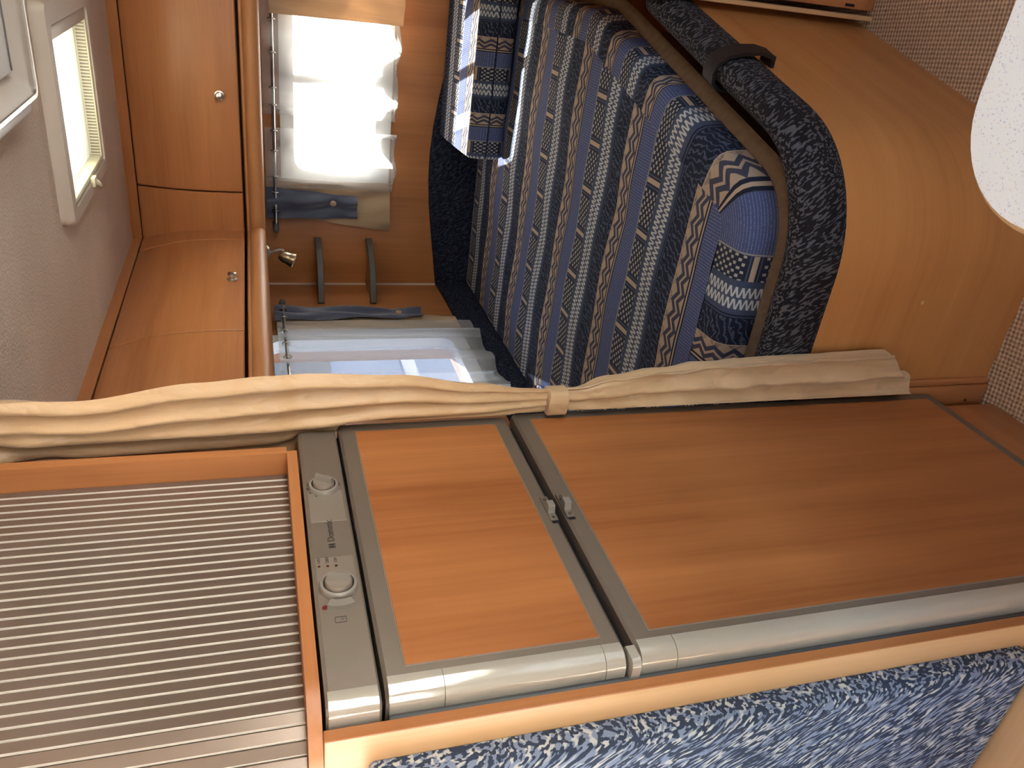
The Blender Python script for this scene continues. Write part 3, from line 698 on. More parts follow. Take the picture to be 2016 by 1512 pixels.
eyelets(oS, [(RX2, y, RZ2) for y in (2.455, 2.36, 2.265)], (0.3, 1, 0))

# ------------------------------------------------------------------ bed
BR = 0.25
BDIR = Vector((0.244, 0.970)).normalized(); BN = Vector((-BDIR.y, BDIR.x))     # inward normal of the slanted side
def bed_path(d, x_start, y_end, n_arc=18):
    """outline of the bed front at inward offset d: straight foot, rounded corner, slanted side"""
    yA = 1.03 + d; b0 = Vector((-0.162, 1.269)) + BN * d
    t = (yA - b0.y) / BDIR.y; ix = b0.x + BDIR.x * t
    r = BR - d; half = math.atan2(BDIR.y, BDIR.x) / 2; tl = r * math.tan(half)
    pts = []; na = 8
    for k in range(na): pts.append(Vector((lerp(x_start, ix - tl, k / na), yA)))
    c = Vector((ix - tl, yA + r)); ang = 2 * half
    for k in range(n_arc + 1):
        a = -math.pi / 2 + ang * k / n_arc; pts.append(c + Vector((math.cos(a), math.sin(a))) * r)
    p0 = Vector((ix, yA)) + BDIR * tl; p1 = Vector((p0.x + BDIR.x * (y_end - p0.y) / BDIR.y, y_end))
    for k in range(1, 15): pts.append(p0.lerp(p1, k / 14))
    return pts
def arc_len(pts):
    s_ = [0.0]
    for a, b in zip(pts, pts[1:]): s_.append(s_[-1] + (b - a).length)
    return s_
bed = thing('bed', 'corner bed base with curved beech front panel and padded dark edge', 'bed', (-0.6, 1.03, 0))
po, pi_ = bed_path(0.0, -0.69, 1.76), bed_path(0.018, -0.69, 1.76); al = arc_len(po)
mb = MB(); uvs = []
zs = [0.0, 0.2, 0.43, 0.44]
rings = []
for k, (a, b) in enumerate(zip(po, pi_)):
    rings.append([(a.x, a.y, 0.0), (a.x, a.y, 0.15), (a.x, a.y, 0.30), (a.x, a.y, 0.445), (b.x, b.y, 0.445), (b.x, b.y, 0.0)]); uvs += [(al[k], z) for z in (0, 0.15, 0.30, 0.445, 0.463, 0.9)]
mb.loft(rings); mb.build('front_panel', 'wbed', bed, 30, uvs)
# padded rail on top of the panel
def bolster_ring(k, P0, sc=1.0):
    prof = [(0.002, 0.436), (-0.006, 0.450), (-0.010, 0.470), (-0.011, 0.495), (-0.007, 0.515), (0.002, 0.529), (0.016, 0.534), (0.030, 0.531), (0.041, 0.520), (0.045, 0.500), (0.045, 0.34), (0.020, 0.34), (0.020, 0.436)]
    return prof
paths = {}
def at(d, k):
    if d not in paths: paths[d] = bed_path(d, -0.69, 1.76)
    return paths[d][k]
nk = len(bed_path(0, -0.69, 1.76))
mb = MB(); mb.loft([[(at(d, k).x, at(d, k).y, z) for d, z in bolster_ring(k, None)] for k in range(nk)]); mb.build('padded_rail', 'zdark', bed, 40, label='dark zebra-patterned padded rail')
# dark webbing strap looped round the rail
P = Vector((-0.1278, 1.405)); mb = MB(); rings = []
loop = [(0.002, 0.428), (-0.020, 0.432), (-0.026, 0.455), (-0.022, 0.495), (-0.012, 0.525), (0.004, 0.541), (0.022, 0.545), (0.040, 0.540), (0.052, 0.524), (0.055, 0.500), (0.054, 0.40), (0.058, 0.40), (0.060, 0.505), (0.056, 0.530), (0.044, 0.546), (0.022, 0.551), (0.0, 0.547), (-0.018, 0.531), (-0.029, 0.498), (-0.033, 0.455), (-0.027, 0.424), (0.002, 0.420)]
mb.loft([[tuple((P + BDIR * s_ + BN * (d - 0.0)).to_3d() + Vector((0, 0, z + skew))) for d, z in [(lerp(0.02, d_, 0.88), lerp(0.48, z_, 0.94)) for d_, z_ in loop]] for s_, skew in ((-0.021, 0.0), (-0.007, 0.001), (0.007, 0.001), (0.021, 0.0))])
mb.build('strap', 'strap', bed, 50, label='dark brown webbing strap')
# end post beside the fridge
mb = MB(); mb.box(-0.690, -0.632, 1.018, 1.034, 0.0, 0.300, 0.003); mb.build('end_post', 'wz', bed, 30)
mb = MB(); mb.box(-0.632, -0.618, 1.021, 1.032, 0.0, 0.300, 0.004, 3); mb.build('end_bead', 'wz', bed, 40)
MB().lathe([(0, 0), (0.003, 0), (0.0025, 0.0012), (0, 0.0015)], (-0.664, 1.018, 0.045), (0, -1, 0), 12).build('screw', 'print', bed)
for q in ((-0.56, 0.335), (-0.46, 0.235)):
    MB().lathe([(0, 0), (0.004, 0), (0.0035, 0.001), (0, 0.0014)], (q[0], 1.030, q[1]), (0, -1, 0), 12).build('screw_cap', 'wpale', bed)
# deck under the mattress
dk = [(p.x, p.y) for p in bed_path(0.050, -0.72, 1.673)] + [(-0.052, 1.80), (-0.052, YW - 0.001), (XW + 0.001, YW - 0.001), (XW + 0.001, 1.06), (-0.72, 1.06)]
MB().prism(dk, 'z', 0.27, 0.295).build('deck', 'wx', bed, 0)

# mattress
PER = 0.342
def phase(y): return (2.146 - y) / PER + 0.045
def mat_path(d):
    f = bed_path(0.088 + d, XW + 0.022 + 0.01, 2.02)
    # the front outline is followed by the wall sides, where the cover is pulled tight
    w = 0.10 * d
    xr = -0.068 - d
    y_hit = f[-1].y
    pts = list(f); kind = [1] * len(f)
    while pts[-1].x > xr: pts.pop(); kind.pop()
    while len(pts) < len(f): pts.append(Vector((xr, lerp(pts[-1].y, 2.06, 0.5)))); kind.append(1)
    for k in range(1, 9): pts.append(Vector((xr, lerp(2.06, 2.945 - w, k / 8)))); kind.append(0)
    for k in range(1, 17): pts.append(Vector((lerp(xr, XW + 0.022 + w, k / 16), 2.945 - w))); kind.append(0)
    for k in range(1, 17): pts.append(Vector((XW + 0.022 + w, lerp(2.945 - w, 1.118 + d, k / 16)))); kind.append(0)
    return pts
LAY = [(0.070, 0.300), (0.066, 0.425), (0.030, 0.445), (0.008, 0.458), (0.002, 0.466), (0.006, 0.475), (0.016, 0.483), (0.026, 0.487)]
LAYB = [(0.0265, 0.4875), (0.028, 0.505), (0.031, 0.527), (0.039, 0.541), (0.052, 0.548), (0.075, 0.551), (0.108, 0.5525)]
matt = thing('mattress', 'mattress in blue striped woven cover on the corner bed', 'mattress', (-0.6, 2.0, 0.30))
mb = MB(); mb.loft([[(p.x, p.y, z) for p in mat_path(d)] for d, z in LAY], True, False); nn = len(mat_path(0))
mb.f.append(tuple(range(nn))[::-1])
mb.build('lower_border', 'felt', matt, 50)
mb = MB(); rings = [mat_path(d) for d, z in LAYB]; mb.loft([[(p.x, p.y, z) for p in r] for r, (d, z) in zip(rings, LAYB)], True, False)
ref = mat_path(0.06); s_ = arc_len(ref); kb = min(range(40), key=lambda k: abs(ref[k].y - 1.72) if ref[k].x > -0.4 else 9)
ANCH = [((-0.240, 1.722), 0.08), ((-0.306, 1.480), 1.08), ((-0.335, 1.285), 1.48), ((-0.395, 1.200), 1.69), ((-0.445, 1.178), 1.88), ((-0.505, 1.178), 2.08), ((-0.560, 1.178), 2.31), ((-0.620, 1.178), 2.48)]
tabl = []
for (ax_, ay_), p_ in ANCH:
    best = min(((Vector((ax_, ay_)) - a.lerp(b, t / 10)).length, s_[k] + (s_[k + 1] - s_[k]) * t / 10) for k, (a, b) in enumerate(zip(ref[:41], ref[1:42])) for t in range(11))
    tabl.append((best[1], p_))
tabl.sort()
def band_phase(x):
    if x <= tabl[0][0]: return tabl[0][1] + (tabl[0][0] - x) / 0.30
    for (a, pa), (b, pb) in zip(tabl, tabl[1:]):
        if x <= b: return pa + (pb - pa) * (x - a) / (b - a)
    return tabl[-1][1] - (x - tabl[-1][0]) / 0.25
uvs = []; vv = [0.0]
for a, b in zip(LAYB, LAYB[1:]): vv.append(vv[-1] + math.hypot(a[0] - b[0], a[1] - b[1]))
for i in range(len(LAYB)):
    for k in range(nn): uvs.append((band_phase(s_[k]) + 10.0, vv[i] + 0.037))
# the outline closes on itself: keep the last quad out of the seam by duplicating it at the back wall corner
mb.build('side_band', 'fab', matt, 50, uvs)
# top: grid clipped to the inner outline, so that it can carry soft wrinkles
inner = mat_path(0.1075)
bm = bmesh.new()
vs = [bm.verts.new((p.x, p.y, 0.5525)) for p in inner]; bm.faces.new(vs)
for k in range(1, 46):
    y = lerp(1.2, 2.95, k / 46); bmesh.ops.bisect_plane(bm, geom=bm.verts[:] + bm.edges[:] + bm.faces[:], plane_co=(0, y, 0), plane_no=(0, 1, 0))
for k in range(1, 30):
    x = lerp(-1.21, -0.1, k / 30); bmesh.ops.bisect_plane(bm, geom=bm.verts[:] + bm.edges[:] + bm.faces[:], plane_co=(x, 0, 0), plane_no=(1, 0, 0))
def edge_dist(p): return min((Vector((p.x, p.y)) - q).length for q in inner)
bm.verts.index_update(); mb = MB(); mb.v = []
for v in bm.verts:
    e = min(1.0, max(0.0, edge_dist(v.co) / 0.12))
    v.co.z += e * (0.004 + 0.003 * math.sin(v.co.x * 9 + v.co.y * 5) + 0.002 * math.sin(v.co.x * 21 - v.co.y * 17))
mb.v = [tuple(v.co) for v in bm.verts]; mb.f = [tuple(v.index for v in f.verts) for f in bm.faces]; bm.free()
def wob(x, y): return 0.010 * math.exp(-((x + 0.50) / 0.045) ** 2 - ((y - 1.62) / 0.10) ** 2)
mb.build('top', 'fab', matt, 60, [(phase(p[1] + wob(p[0], p[1])), p[0]) for p in mb.v])

# padded boards against the two walls
YP = YW - 0.020
top_pts = [(-0.05, 0.655), (-0.20, 0.665), (-0.30, 0.678), (-0.40, 0.695), (-0.50, 0.713), (-0.60, 0.726), (-0.70, 0.7325), (-0.80, 0.7305), (-0.90, 0.722), (-1.00, 0.708), (-1.10, 0.692), (XW, 0.672)]
mb = MB(); rings = []
for x, zt in top_pts:
    rings.append([(x, YW - 0.001, 0.40), (x, YW - 0.001, zt + 0.001), (x, YP + 0.006, zt + 0.001), (x, YP, zt - 0.007), (x, YP - 0.001, zt - 0.03), (x, YP - 0.001, 0.40)])
mb.loft(rings); tag(mb.build('headboard_pad', 'znavy', None, 40), 'navy padded board with curved top edge along the window wall', 'headboard', 'padded boards round the bed')
XP = XW + 0.020
mb = MB(); mb.loft([[(XW + 0.001, y, 0.40), (XW + 0.001, y, zt), (XP - 0.006, y, zt), (XP, y, zt - 0.007), (XP + 0.001, y, zt - 0.03), (XP + 0.001, y, 0.40)] for y, zt in ((YP - 0.002, 0.671), (2.8, 0.668), (2.4, 0.663), (1.05, 0.660))])
tag(mb.build('headboard_pad', 'znavy', None, 40), 'navy padded board on the side wall under the small window', 'headboard', 'padded boards round the bed')

# box cushion against the window wall
cu = thing('cushion', 'long box cushion in striped cover lying under the front window', 'cushion', (-0.3, 2.76, 0.556))
def cush_ring(x, e):
    zt, zb, yf, yb = 0.684, 0.5610, 2.605, 2.944
    rr = [(yf + 0.010, zb), (yf - 0.002, zb + 0.010), (yf - 0.006, zb + 0.045), (yf - 0.004, 0.6195), (yf - 0.006, zb + 0.085), (yf - 0.002, zt - 0.010), (yf + 0.008, zt), (2.70, zt + 0.010), (2.82, zt + 0.020), (yb - 0.010, zt + 0.024), (yb, zt + 0.012), (yb, zb + 0.012), (yb - 0.012, zb)]
    cy, cz = 2.77, 0.625
    return [(x + (0.045 * (y - yf) / (yb - yf) if e < 1 else 0), cy + (y - cy) * (0.985 if e < 1 else 1), cz + (z - cz) * (0.90 if e < 1 else 1)) for y, z in rr]
xs = [(-0.622, 0), (-0.618, 1)] + [(lerp(-0.60, 0.0, k / 14), 1) for k in range(15)] + [(-0.062, 1), (-0.058, 0)]
xs = [(-0.622, 0), (-0.617, 1)] + [(lerp(-0.60, -0.07, k / 14), 1) for k in range(15)] + [(-0.064, 1), (-0.060, 0)]
rings = [cush_ring(x, e) for x, e in xs]
# front boxing: stripes upright; top and back: stripes along the cushion
mb = MB(); mb.loft([r[0:7] for r in rings], False, False)
uvs = [((r[0][0]) / -0.232 + 0.36, [0, 0.012, 0.045, 0.062, 0.079, 0.108, 0.125][i]) for r in rings for i in range(7)]
uvs = [(-(r[0][0]) / 0.232 + 0.36, 0.066 + [0, 0.012, 0.045, 0.062, 0.079, 0.108, 0.125][i]) for r in rings for i in range(7)]
mb.build('boxing', 'fab', cu, 50, uvs)
mb = MB(); mb.loft([r[6:] + [r[0]] for r in rings], False, False)
for k in (0, len(rings) - 1): mb.f.append(tuple(range(k * 8, k * 8 + 8)) if k == 0 else tuple(range(k * 8, k * 8 + 8))[::-1])
cvv = [0, 0.093, 0.213, 0.327, 0.345, 0.44, 0.455, 0.79]
mb.build('cover', 'fab', cu, 50, [(cvv[i] / PER + 0.40, r[0][0]) for r in rings for i in range(8)])
mb = MB().tube([(x, 2.5995, 0.6195) for x in (-0.620, -0.4, -0.2, -0.062)], 0.0022, 8); mb.build('piping', 'znavy', cu, 60)

# ------------------------------------------------------------------ fridge and the tall housing round it
XF = -0.640
house = thing('fridge_housing', 'beech housing panel and plinth around the fridge, beside the blue backrest', 'cabinet', (-0.9, 0.75, 0))
MB().box(XW + 0.001, -0.660, 0.489, 0.501, 0.0, 1.3245, 0.0012).build('side_panel', 'wpale', house, 20)
MB().box(-0.662, -0.6598, 0.4885, 0.5015, 0.0, 1.3245, 0.0008).build('edge_band', 'wz', house, 20)
MB().box(XW + 0.001, -0.674, 1.003, 1.015, 0.0, 1.3245).build('side_panel', 'wz', house, 0)
MB().box(XW + 0.001, -0.660, 0.5015, 0.994, 0.0, 0.135, 0.003).build('plinth', 'wy', house, 30)
fr = thing('fridge', 'tall two-door fridge with beech door panels in taupe frames', 'fridge', (-0.9, 0.75, 0.135))
MB().box(XW + 0.03, -0.690, 0.508, 0.998, 0.137, 1.322, 0.004).build('cabinet_body', 'gasket', fr, 30)
MB().box(-0.700, -0.664, 0.503, 0.512, 0.140, 1.262, 0.004).build('side_seal', 'gasket', fr, 40)
def door_sections(y0, y1, z0, z1):
    """closed cross-section of a door leaf in the x-y plane: rounded front edges"""
    pts = []
    for (y, x) in ((y0, -0.684), (y0, -0.660), (y0 + 0.0015, -0.652), (y0 + 0.005, -0.646), (y0 + 0.010, -0.642), (y0 + 0.017, XF), (y1 - 0.010, XF), (y1 - 0.004, -0.6415), (y1, -0.646), (y1, -0.684)):
        pts.append((x, y))
    return pts
def fridge_door(name, y0, y1, z0, z1, panel, seams):
    d = thing  # keep parts under the fridge itself
    py0, py1, pz0, pz1 = panel
    sec = door_sections(y0, y1, z0, z1)
    leaf = MB(); n = len(sec)
    def ins(p, e): return (p[0] - (0.004 if p[0] > -0.65 else 0.0) * e, lerp(p[1], (y0 + y1) / 2, 0.008 * e))
    leaf.loft([[(*ins(p, 1), z0) for p in sec], [(*p, z0 + 0.004) for p in sec], [(*p, z1 - 0.004) for p in sec], [(*ins(p, 1), z1) for p in sec]])
    lo = leaf.build(name, 'taupe', fr, 32)
    # glossy rounded hinge-side profile, in lengths with fine joints between them
    cuts = [z0 + 0.003] + seams + [z1 - 0.003]
    for a, b in zip(cuts, cuts[1:]):
        mb = MB(); s2 = [(-0.684, y0 - 0.0006), (-0.660, y0 - 0.0012), (-0.652, y0 + 0.0003), (-0.6456, y0 + 0.0042), (-0.6414, y0 + 0.0096), (-0.6394, y0 + 0.017), (-0.6394, y0 + 0.024), (-0.642, y0 + 0.024), (-0.650, y0 + 0.008), (-0.684, y0 + 0.002)]
        mb.prism(s2, 'z', a + 0.0004, b - 0.0004); mb.build('edge_profile', 'taupelit', lo, 40)
    # recessed frame line and the beech panel
    MB().box(XF - 0.0008, XF + 0.0006, py0 - 0.0016, py1 + 0.0016, pz0 - 0.0016, pz1 + 0.0016, 0.0003, 1).build('panel_bead', 'taupe2', lo, 0)
    MB().box(XF - 0.001, XF + 0.0012, py0, py1, pz0, pz1, 0.0004, 1).build('panel', 'wdoor', lo, 0)
    return lo
low = fridge_door('main_door', 0.512, 1.0145, 0.153, 0.9915, (0.5475, 0.9905, 0.1755, 0.9662), [0.945])
upp = fridge_door('freezer_door', 0.512, 1.0080, 1.0040, 1.2640, (0.5467, 0.9820, 1.0275, 1.2402), [1.030, 1.205])
MB().box(-0.684, -0.662, 0.520, 1.004, 0.985, 1.012, 0.002).build('divider', 'rubber', fr, 20)
MB().box(-0.684, -0.660, 0.520, 1.000, 1.258, 1.270, 0.001).build('seal', 'rubber', fr, 20)
# hinge block in the gap
hb = MB(); hb.prism([(-0.700, 0.5055), (-0.650, 0.5055), (-0.643, 0.508), (-0.640, 0.513), (-0.640, 0.530), (-0.646, 0.533), (-0.700, 0.533)], 'z', 0.9925, 1.0030); hb.build('hinge', 'taupelit', fr, 40)
# latches
def latch(door_, z0, z1, y0, y1, sym):
    b = MB(); b.box(XF - 0.002, XF + 0.0016, y0, y1, z0, z1, 0.0006); o = b.build('latch', 'taupe', door_, 30)
    ym = (y0 + y1) / 2
    MB().prism([(XF + 0.001, ym - 0.011), (XF + 0.004, ym - 0.010), (XF + 0.0145, ym - 0.0085), (XF + 0.0155, ym - 0.0065), (XF + 0.0150, ym + 0.004), (XF + 0.004, ym + 0.012), (XF + 0.001, ym + 0.013)], 'z', z0 + 0.0008, z1 - 0.0008)
    h = MB(); h.prism([(XF + 0.001, ym - 0.011), (XF + 0.004, ym - 0.010), (XF + 0.0115, ym - 0.0085), (XF + 0.0125, ym - 0.0065), (XF + 0.0120, ym + 0.004), (XF + 0.004, ym + 0.012), (XF + 0.001, ym + 0.013)], 'z', z0 + 0.0008, z1 - 0.0008)
    h.build('latch_grip', 'knobg', door_, 30)
    MB().box(XF + 0.0008, XF + 0.0020, y0 - 0.0045, y0, z0 + 0.001, z1 - 0.001, 0.0003, 1).build('latch_slot', 'rubber', door_, 0)
    zc = (z0 + z1) / 2
    for y, c in ((y1 - 0.007, 'o'), (y0 + 0.007, 'x')):
        if c == 'o' or sym: MB().torus((XF + 0.0017, y, zc), (1, 0, 0), 0.0020, 0.00045, 14, 5).build('lock_mark', 'print', door_, 60)
        else: MB().lathe([(0, 0), (0.0022, 0), (0.002, 0.0004), (0, 0.0005)], (XF + 0.0016, y, zc), (1, 0, 0), 14).build('lock_mark', 'print', door_, 60)
latch(upp, 1.0045, 1.0155, 0.744, 0.795, False)
latch(low, 0.9800, 0.9910, 0.748, 0.799, True)
# control panel with bent-back left end
cp = MB(); sec = [(-0.700, 0.5045), (-0.676, 0.5050), (-0.648, 0.5085), (-0.642, 0.5120), (-0.640, 0.5180), (-0.640, 0.988), (-0.642, 0.991), (-0.700, 0.991)]
cp.loft([[(x - 0.002, y, 1.2685) for x, y in sec], [(x, y, 1.2705) for x, y in sec], [(x, y, 1.3175) for x, y in sec], [(x - 0.002, y, 1.3215) for x, y in sec]])
cpo = cp.build('control_panel', 'taupe', fr, 25)
MB().prism([(-0.684, 0.5040), (-0.660, 0.5060), (-0.648, 0.5075), (-0.6412, 0.5112), (-0.6392, 0.5180), (-0.6392, 0.528), (-0.641, 0.528), (-0.66, 0.512), (-0.684, 0.507)], 'z', 1.2710, 1.3190).build('end_cap', 'taupelit', cpo, 40)
for a, b in ((0.783, 0.845), (0.665, 0.718)): MB().box(XF - 0.001, XF + 0.0005, a, b, 1.2735, 1.3165, 0.0003, 1).build('inlay', 'taupe2', cpo, 0)
def dial(yc, zc, r, ang):
    MB().lathe([(0, 0), (r, 0), (r, 0.003), (r * 0.93, 0.0062), (r * 0.80, 0.0070), (r * 0.78, 0.0035), (0, 0.0035)], (XF, yc, zc), (1, 0, 0), 36).build('dial_ring', 'knobg', cpo, 35)
    MB().lathe([(0, 0.0036), (r * 0.77, 0.0036), (r * 0.77, 0.0040), (0, 0.0040)], (XF, yc, zc), (1, 0, 0), 32).build('dial_groove', 'rubber', cpo, 35)
    MB().lathe([(0, 0.004), (r * 0.71, 0.004), (r * 0.71, 0.009), (r * 0.66, 0.0112), (0, 0.0112)], (XF, yc, zc), (1, 0, 0), 32).build('dial', 'taupe2', cpo, 35)
    dy, dz = math.cos(ang), math.sin(ang); g = MB()
    def Q(a, b, h): return (XF + h, yc + a * dy - b * dz, zc + a * dz + b * dy)
    w, l = r * 0.15, r * 0.64
    g.loft([[Q(-l, -w, h0), Q(l, -w, h0), Q(l, w, h0), Q(-l, w, h0)] if k == 0 else [Q(-l * 0.92, -w * 0.7, h0), Q(l * 0.92, -w * 0.7, h0), Q(l * 0.92, w * 0.7, h0), Q(-l * 0.92, w * 0.7, h0)] for k, h0 in ((0, 0.0110), (1, 0.0185))])
    g.build('dial_grip', 'knobg', cpo, 20)
dial(0.8535, 1.2960, 0.0195, math.radians(55)); dial(0.6687, 1.2945, 0.0215, math.radians(80))
for k in range(9):  # thermostat scale: marks that grow round the first dial
    a = math.radians(150 - 28 * k) ; r0 = 0.0208; l = 0.0012 + 0.00035 * k
    c = Vector((XF + 0.0004, 0.8535 + math.cos(a) * r0, 1.2960 + math.sin(a) * r0)); tng = Vector((0, -math.sin(a), math.cos(a))); rad = Vector((0, math.cos(a), math.sin(a)))
    MB().loft([[tuple(c + tng * s1 * l + rad * s2 * 0.0009 + Vector((h, 0, 0))) for s1, s2 in ((-1, -1), (1, -1), (1, 1), (-1, 1))] for h in (0.0, 0.0003)]).build('scale_mark', 'print', cpo, 0)
for y, z in ((0.7035, 1.3128), (0.7030, 1.3032), (0.7025, 1.2937)):
    MB().lathe([(0, 0), (0.0017, 0), (0.0013, 0.0008), (0, 0.001)], (XF + 0.0004, y, z), (1, 0, 0), 14).build('indicator', 'red', cpo, 40)
for y, z, t in ((0.7130, 1.3128, 'GAS'), (0.7130, 1.3032, '230V'), (0.7120, 1.2937, '12V')):
    text_mesh('indicator_text', t, 0.0050, (XF + 0.0008, y, z), 'print', cpo, (0, 1, 0), (0, 0, 1))
MB().lathe([(0, 0), (0.0032, 0), (0.0026, 0.0014), (0, 0.0018)], (XF, 0.6385, 1.3118), (1, 0, 0), 18).build('ignition_light', 'red', cpo, 40)
bt = MB(); bp = []
for k in range(9): a = math.radians(222 - 84 * k / 8 - 0) ; bp.append((a, 0.026))
outer = [(0.6687 + math.cos(math.radians(a)) * 0.0350, 1.2945 + math.sin(math.radians(a)) * 0.0350) for a in range(155, 206, 5)]
inn = [(0.6687 + math.cos(math.radians(a)) * 0.0250, 1.2945 + math.sin(math.radians(a)) * 0.0250) for a in range(205, 154, -5)]
bt.prism(outer + inn, 'x', XF, XF + 0.0055); bt.build('ignition_button', 'knobg', cpo, 30)
fl = MB(); ringpoly(fl, rrect(0.6150, 0.6235, 1.2905, 1.3030, 0.001, 2), rrect(0.6157, 0.6228, 1.2912, 1.3023, 0.0008, 2), 'x', XF, XF + 0.0004); fl.build('symbol', 'print', cpo, 0)
for z in (1.2935, 1.2955): MB().box(XF, XF + 0.0003, 0.6180, 0.6220, z, z + 0.0006).build('symbol_line', 'print', cpo, 0)
text_mesh('brand_text', 'Dometic', 0.0118, (XF + 0.0005, 0.7655, 1.2952), 'print', cpo, (0, 1, 0), (0, 0, 1))
lg = MB(); ringpoly(lg, rrect(0.7342, 0.7412, 1.2912, 1.2992, 0.0004, 1), rrect(0.7350, 0.7404, 1.2920, 1.2984, 0.0004, 1), 'x', XF, XF + 0.0005)
lg.box(XF, XF + 0.0005, 0.7358, 0.7396, 1.2928, 1.2976); lg.build('brand_mark', 'print', cpo, 0)

# roller-shutter cabinet above the fridge
tc_ = thing('tambour_cabinet', 'wall cabinet closed by a taupe roller shutter of upright slats, above the fridge', 'cabinet', (-0.9, 0.7, 1.325))
XT = -0.675; RT = 0.060; YT = 0.5525
shelf = [(XW, 0.945), (-0.641, 0.945), (-0.641, 0.548)]
for k in range(1, 9):
    a = math.radians(-90 * k / 8); shelf.append((-0.641 - 0.062 + 0.062 * math.cos(a), 0.548 + 0.062 * math.sin(a)))
shelf += [(XW, 0.486)]
MB().prism(shelf, 'z', 1.3250, 1.3385).build('bottom_shelf', 'wy', tc_, 25)
MB().box(XW + 0.001, -0.6400, 0.9385, 0.9535, 1.3385, ZC).build('side_panel', 'wz', tc_, 0)
MB().box(XW + 0.001, -0.6420, 0.486, 0.9385, ZC - 0.03, ZC).build('top_rail', 'wy', tc_, 0)
# one slat mesh, shared by every copy
PITCH = 0.01416
sl = MB(); w2 = PITCH / 2
prof = [(-0.0045, -w2 + 0.0004), (-0.0010, -w2 + 0.0004), (0.0014, -w2 + 0.0030), (0.0008, -w2 + 0.0046), (0.0, -w2 + 0.0052), (0.0, w2 - 0.0012), (-0.0016, w2 - 0.0004), (-0.0045, w2 - 0.0004)]
prof = [(-0.0045, -w2 + 0.0003), (-0.0012, -w2 + 0.0003), (0.0004, -w2 + 0.0016), (0.0006, -w2 + 0.0020), (0.0, w2 - 0.0010), (-0.0014, w2 - 0.0003), (-0.0045, w2 - 0.0003)]
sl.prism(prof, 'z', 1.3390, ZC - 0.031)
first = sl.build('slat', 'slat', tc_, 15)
first.data.materials.append(MAT['slatglint'])
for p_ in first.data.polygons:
    if p_.normal.x > 0.3 and p_.normal.y < -0.4: p_.material_index = 1  # bevel highlight put into the colour: chamfer faces take the paler material
first.matrix_parent_inverse = Matrix.Translation(tc_.location).inverted()
slat_spots = []
for k in range(60):
    s_ = 0.9375 - PITCH * (k + 0.5)
    if s_ > YT: slat_spots.append((XT, s_, 0.0)); continue
    a = (YT - s_) / RT
    if a < math.pi / 2: slat_spots.append((XT - RT + RT * math.cos(a), YT - RT * math.sin(a), -a)); continue
    x = XT - RT - (a - math.pi / 2) * RT
    if x > XT - RT - 0.16: slat_spots.append((x, YT - RT, -math.pi / 2))
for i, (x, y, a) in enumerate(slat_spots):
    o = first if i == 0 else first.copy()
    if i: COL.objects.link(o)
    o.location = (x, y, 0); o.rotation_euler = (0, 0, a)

# ------------------------------------------------------------------ seat beside the fridge
bp = MB(); px0, px1, pz0, pz1 = XW + 0.02, -0.700, 0.446, 1.282
def pad_ring(y, e): return [(x, y, z) for x, z in rrect(px0 + e, px1 - e, pz0 + e, pz1 - e, 0.008, 5)]
bp.loft([pad_ring(0.4885, 0.0), pad_ring(0.470, 0.0), pad_ring(0.462, 0.003), pad_ring(0.4575, 0.010), pad_ring(0.4565, 0.018)])
tag(bp.build('backrest_pad', 'zblue', None, 40), 'blue zebra-patterned upholstered backrest pad fixed to the fridge housing', 'backrest')
bn = thing('bench', 'pale beech bench box below the blue backrest pad', 'bench', (-0.95, 0.2, 0))
MB().box(XW + 0.001, -0.640, -0.30, 0.487, 0.420, 0.442, 0.004).build('seat_board', 'wpalex', bn, 30)
MB().box(XW + 0.001, -0.665, -0.29, 0.487, 0.0, 0.420, 0.002).build('box', 'wx', bn, 20)

# ------------------------------------------------------------------ table
tb = thing('table', 'white speckled table top with wooden edge and a rounded corner', 'table', (0.25, 0.2, 0))
def table_outline(e):
    x0, y1, r = -0.1550 - e, 0.5975 + e, 0.095 + e; pts = []
    tilt = 0.0
    for k in range(13):
        a = math.radians(90 + 90 * k / 12); pts.append((x0 + r + r * math.cos(a), y1 - r + r * math.sin(a)))
    x1, y0 = 0.62, -0.30
    for k in range(7):
        a = math.radians(180 + 90 * k / 6); pts.append((x0 + 0.06 + 0.06 * math.cos(a), y0 + 0.06 + 0.06 * math.sin(a)))
    pts += [(x1, y0), (x1, y1)]
    return pts
MB().prism(table_outline(-0.0005), 'z', 0.7165, 0.7405).build('top', 'speck', tb, 30)
mb = MB(); mb.loft([[(*p, z) for p in table_outline(e)] for e, z in ((-0.004, 0.7385), (0.0005, 0.7385), (0.005, 0.734), (0.0075, 0.727), (0.006, 0.719), (0.001, 0.713), (-0.004, 0.712))] + [[(*p, 0.7385) for p in table_outline(-0.004)]], True, False); mb.build('edging', 'wpalex', tb, 40)
MB().lathe([(0, 0), (0.16, 0), (0.16, 0.012), (0.05, 0.022), (0.028, 0.03), (0.028, 0.70), (0.07, 0.715), (0, 0.715)], (0.25, 0.12, 0.001), (0, 0, 1), 28).build('pedestal', 'taupe2', tb, 35)

# ------------------------------------------------------------------ low cabinet at the right
rc = thing('low_cabinet', 'beech cabinet with a small dark catch at the foot end of the bed', 'cabinet', (0.2, 1.7, 0))
MB().box(-0.021, 0.62, 1.684, 2.30, 0.0, 0.86, 0.002).build('body', 'wz', rc, 20)
MB().prism(rrect(-0.020, 0.40, 0.030, 0.84, 0.022, 6), 'y', 1.660, 1.683).build('door', 'wy', rc, 30)
MB().box(-0.0420, -0.0310, 1.674, 1.688, 0.0, 0.86, 0.003).build('corner_strip', 'wpale', rc, 30)
MB().box(-0.0165, -0.0105, 1.6575, 1.6600, 0.072, 0.096, 0.001).build('catch', 'rubber', rc, 30)

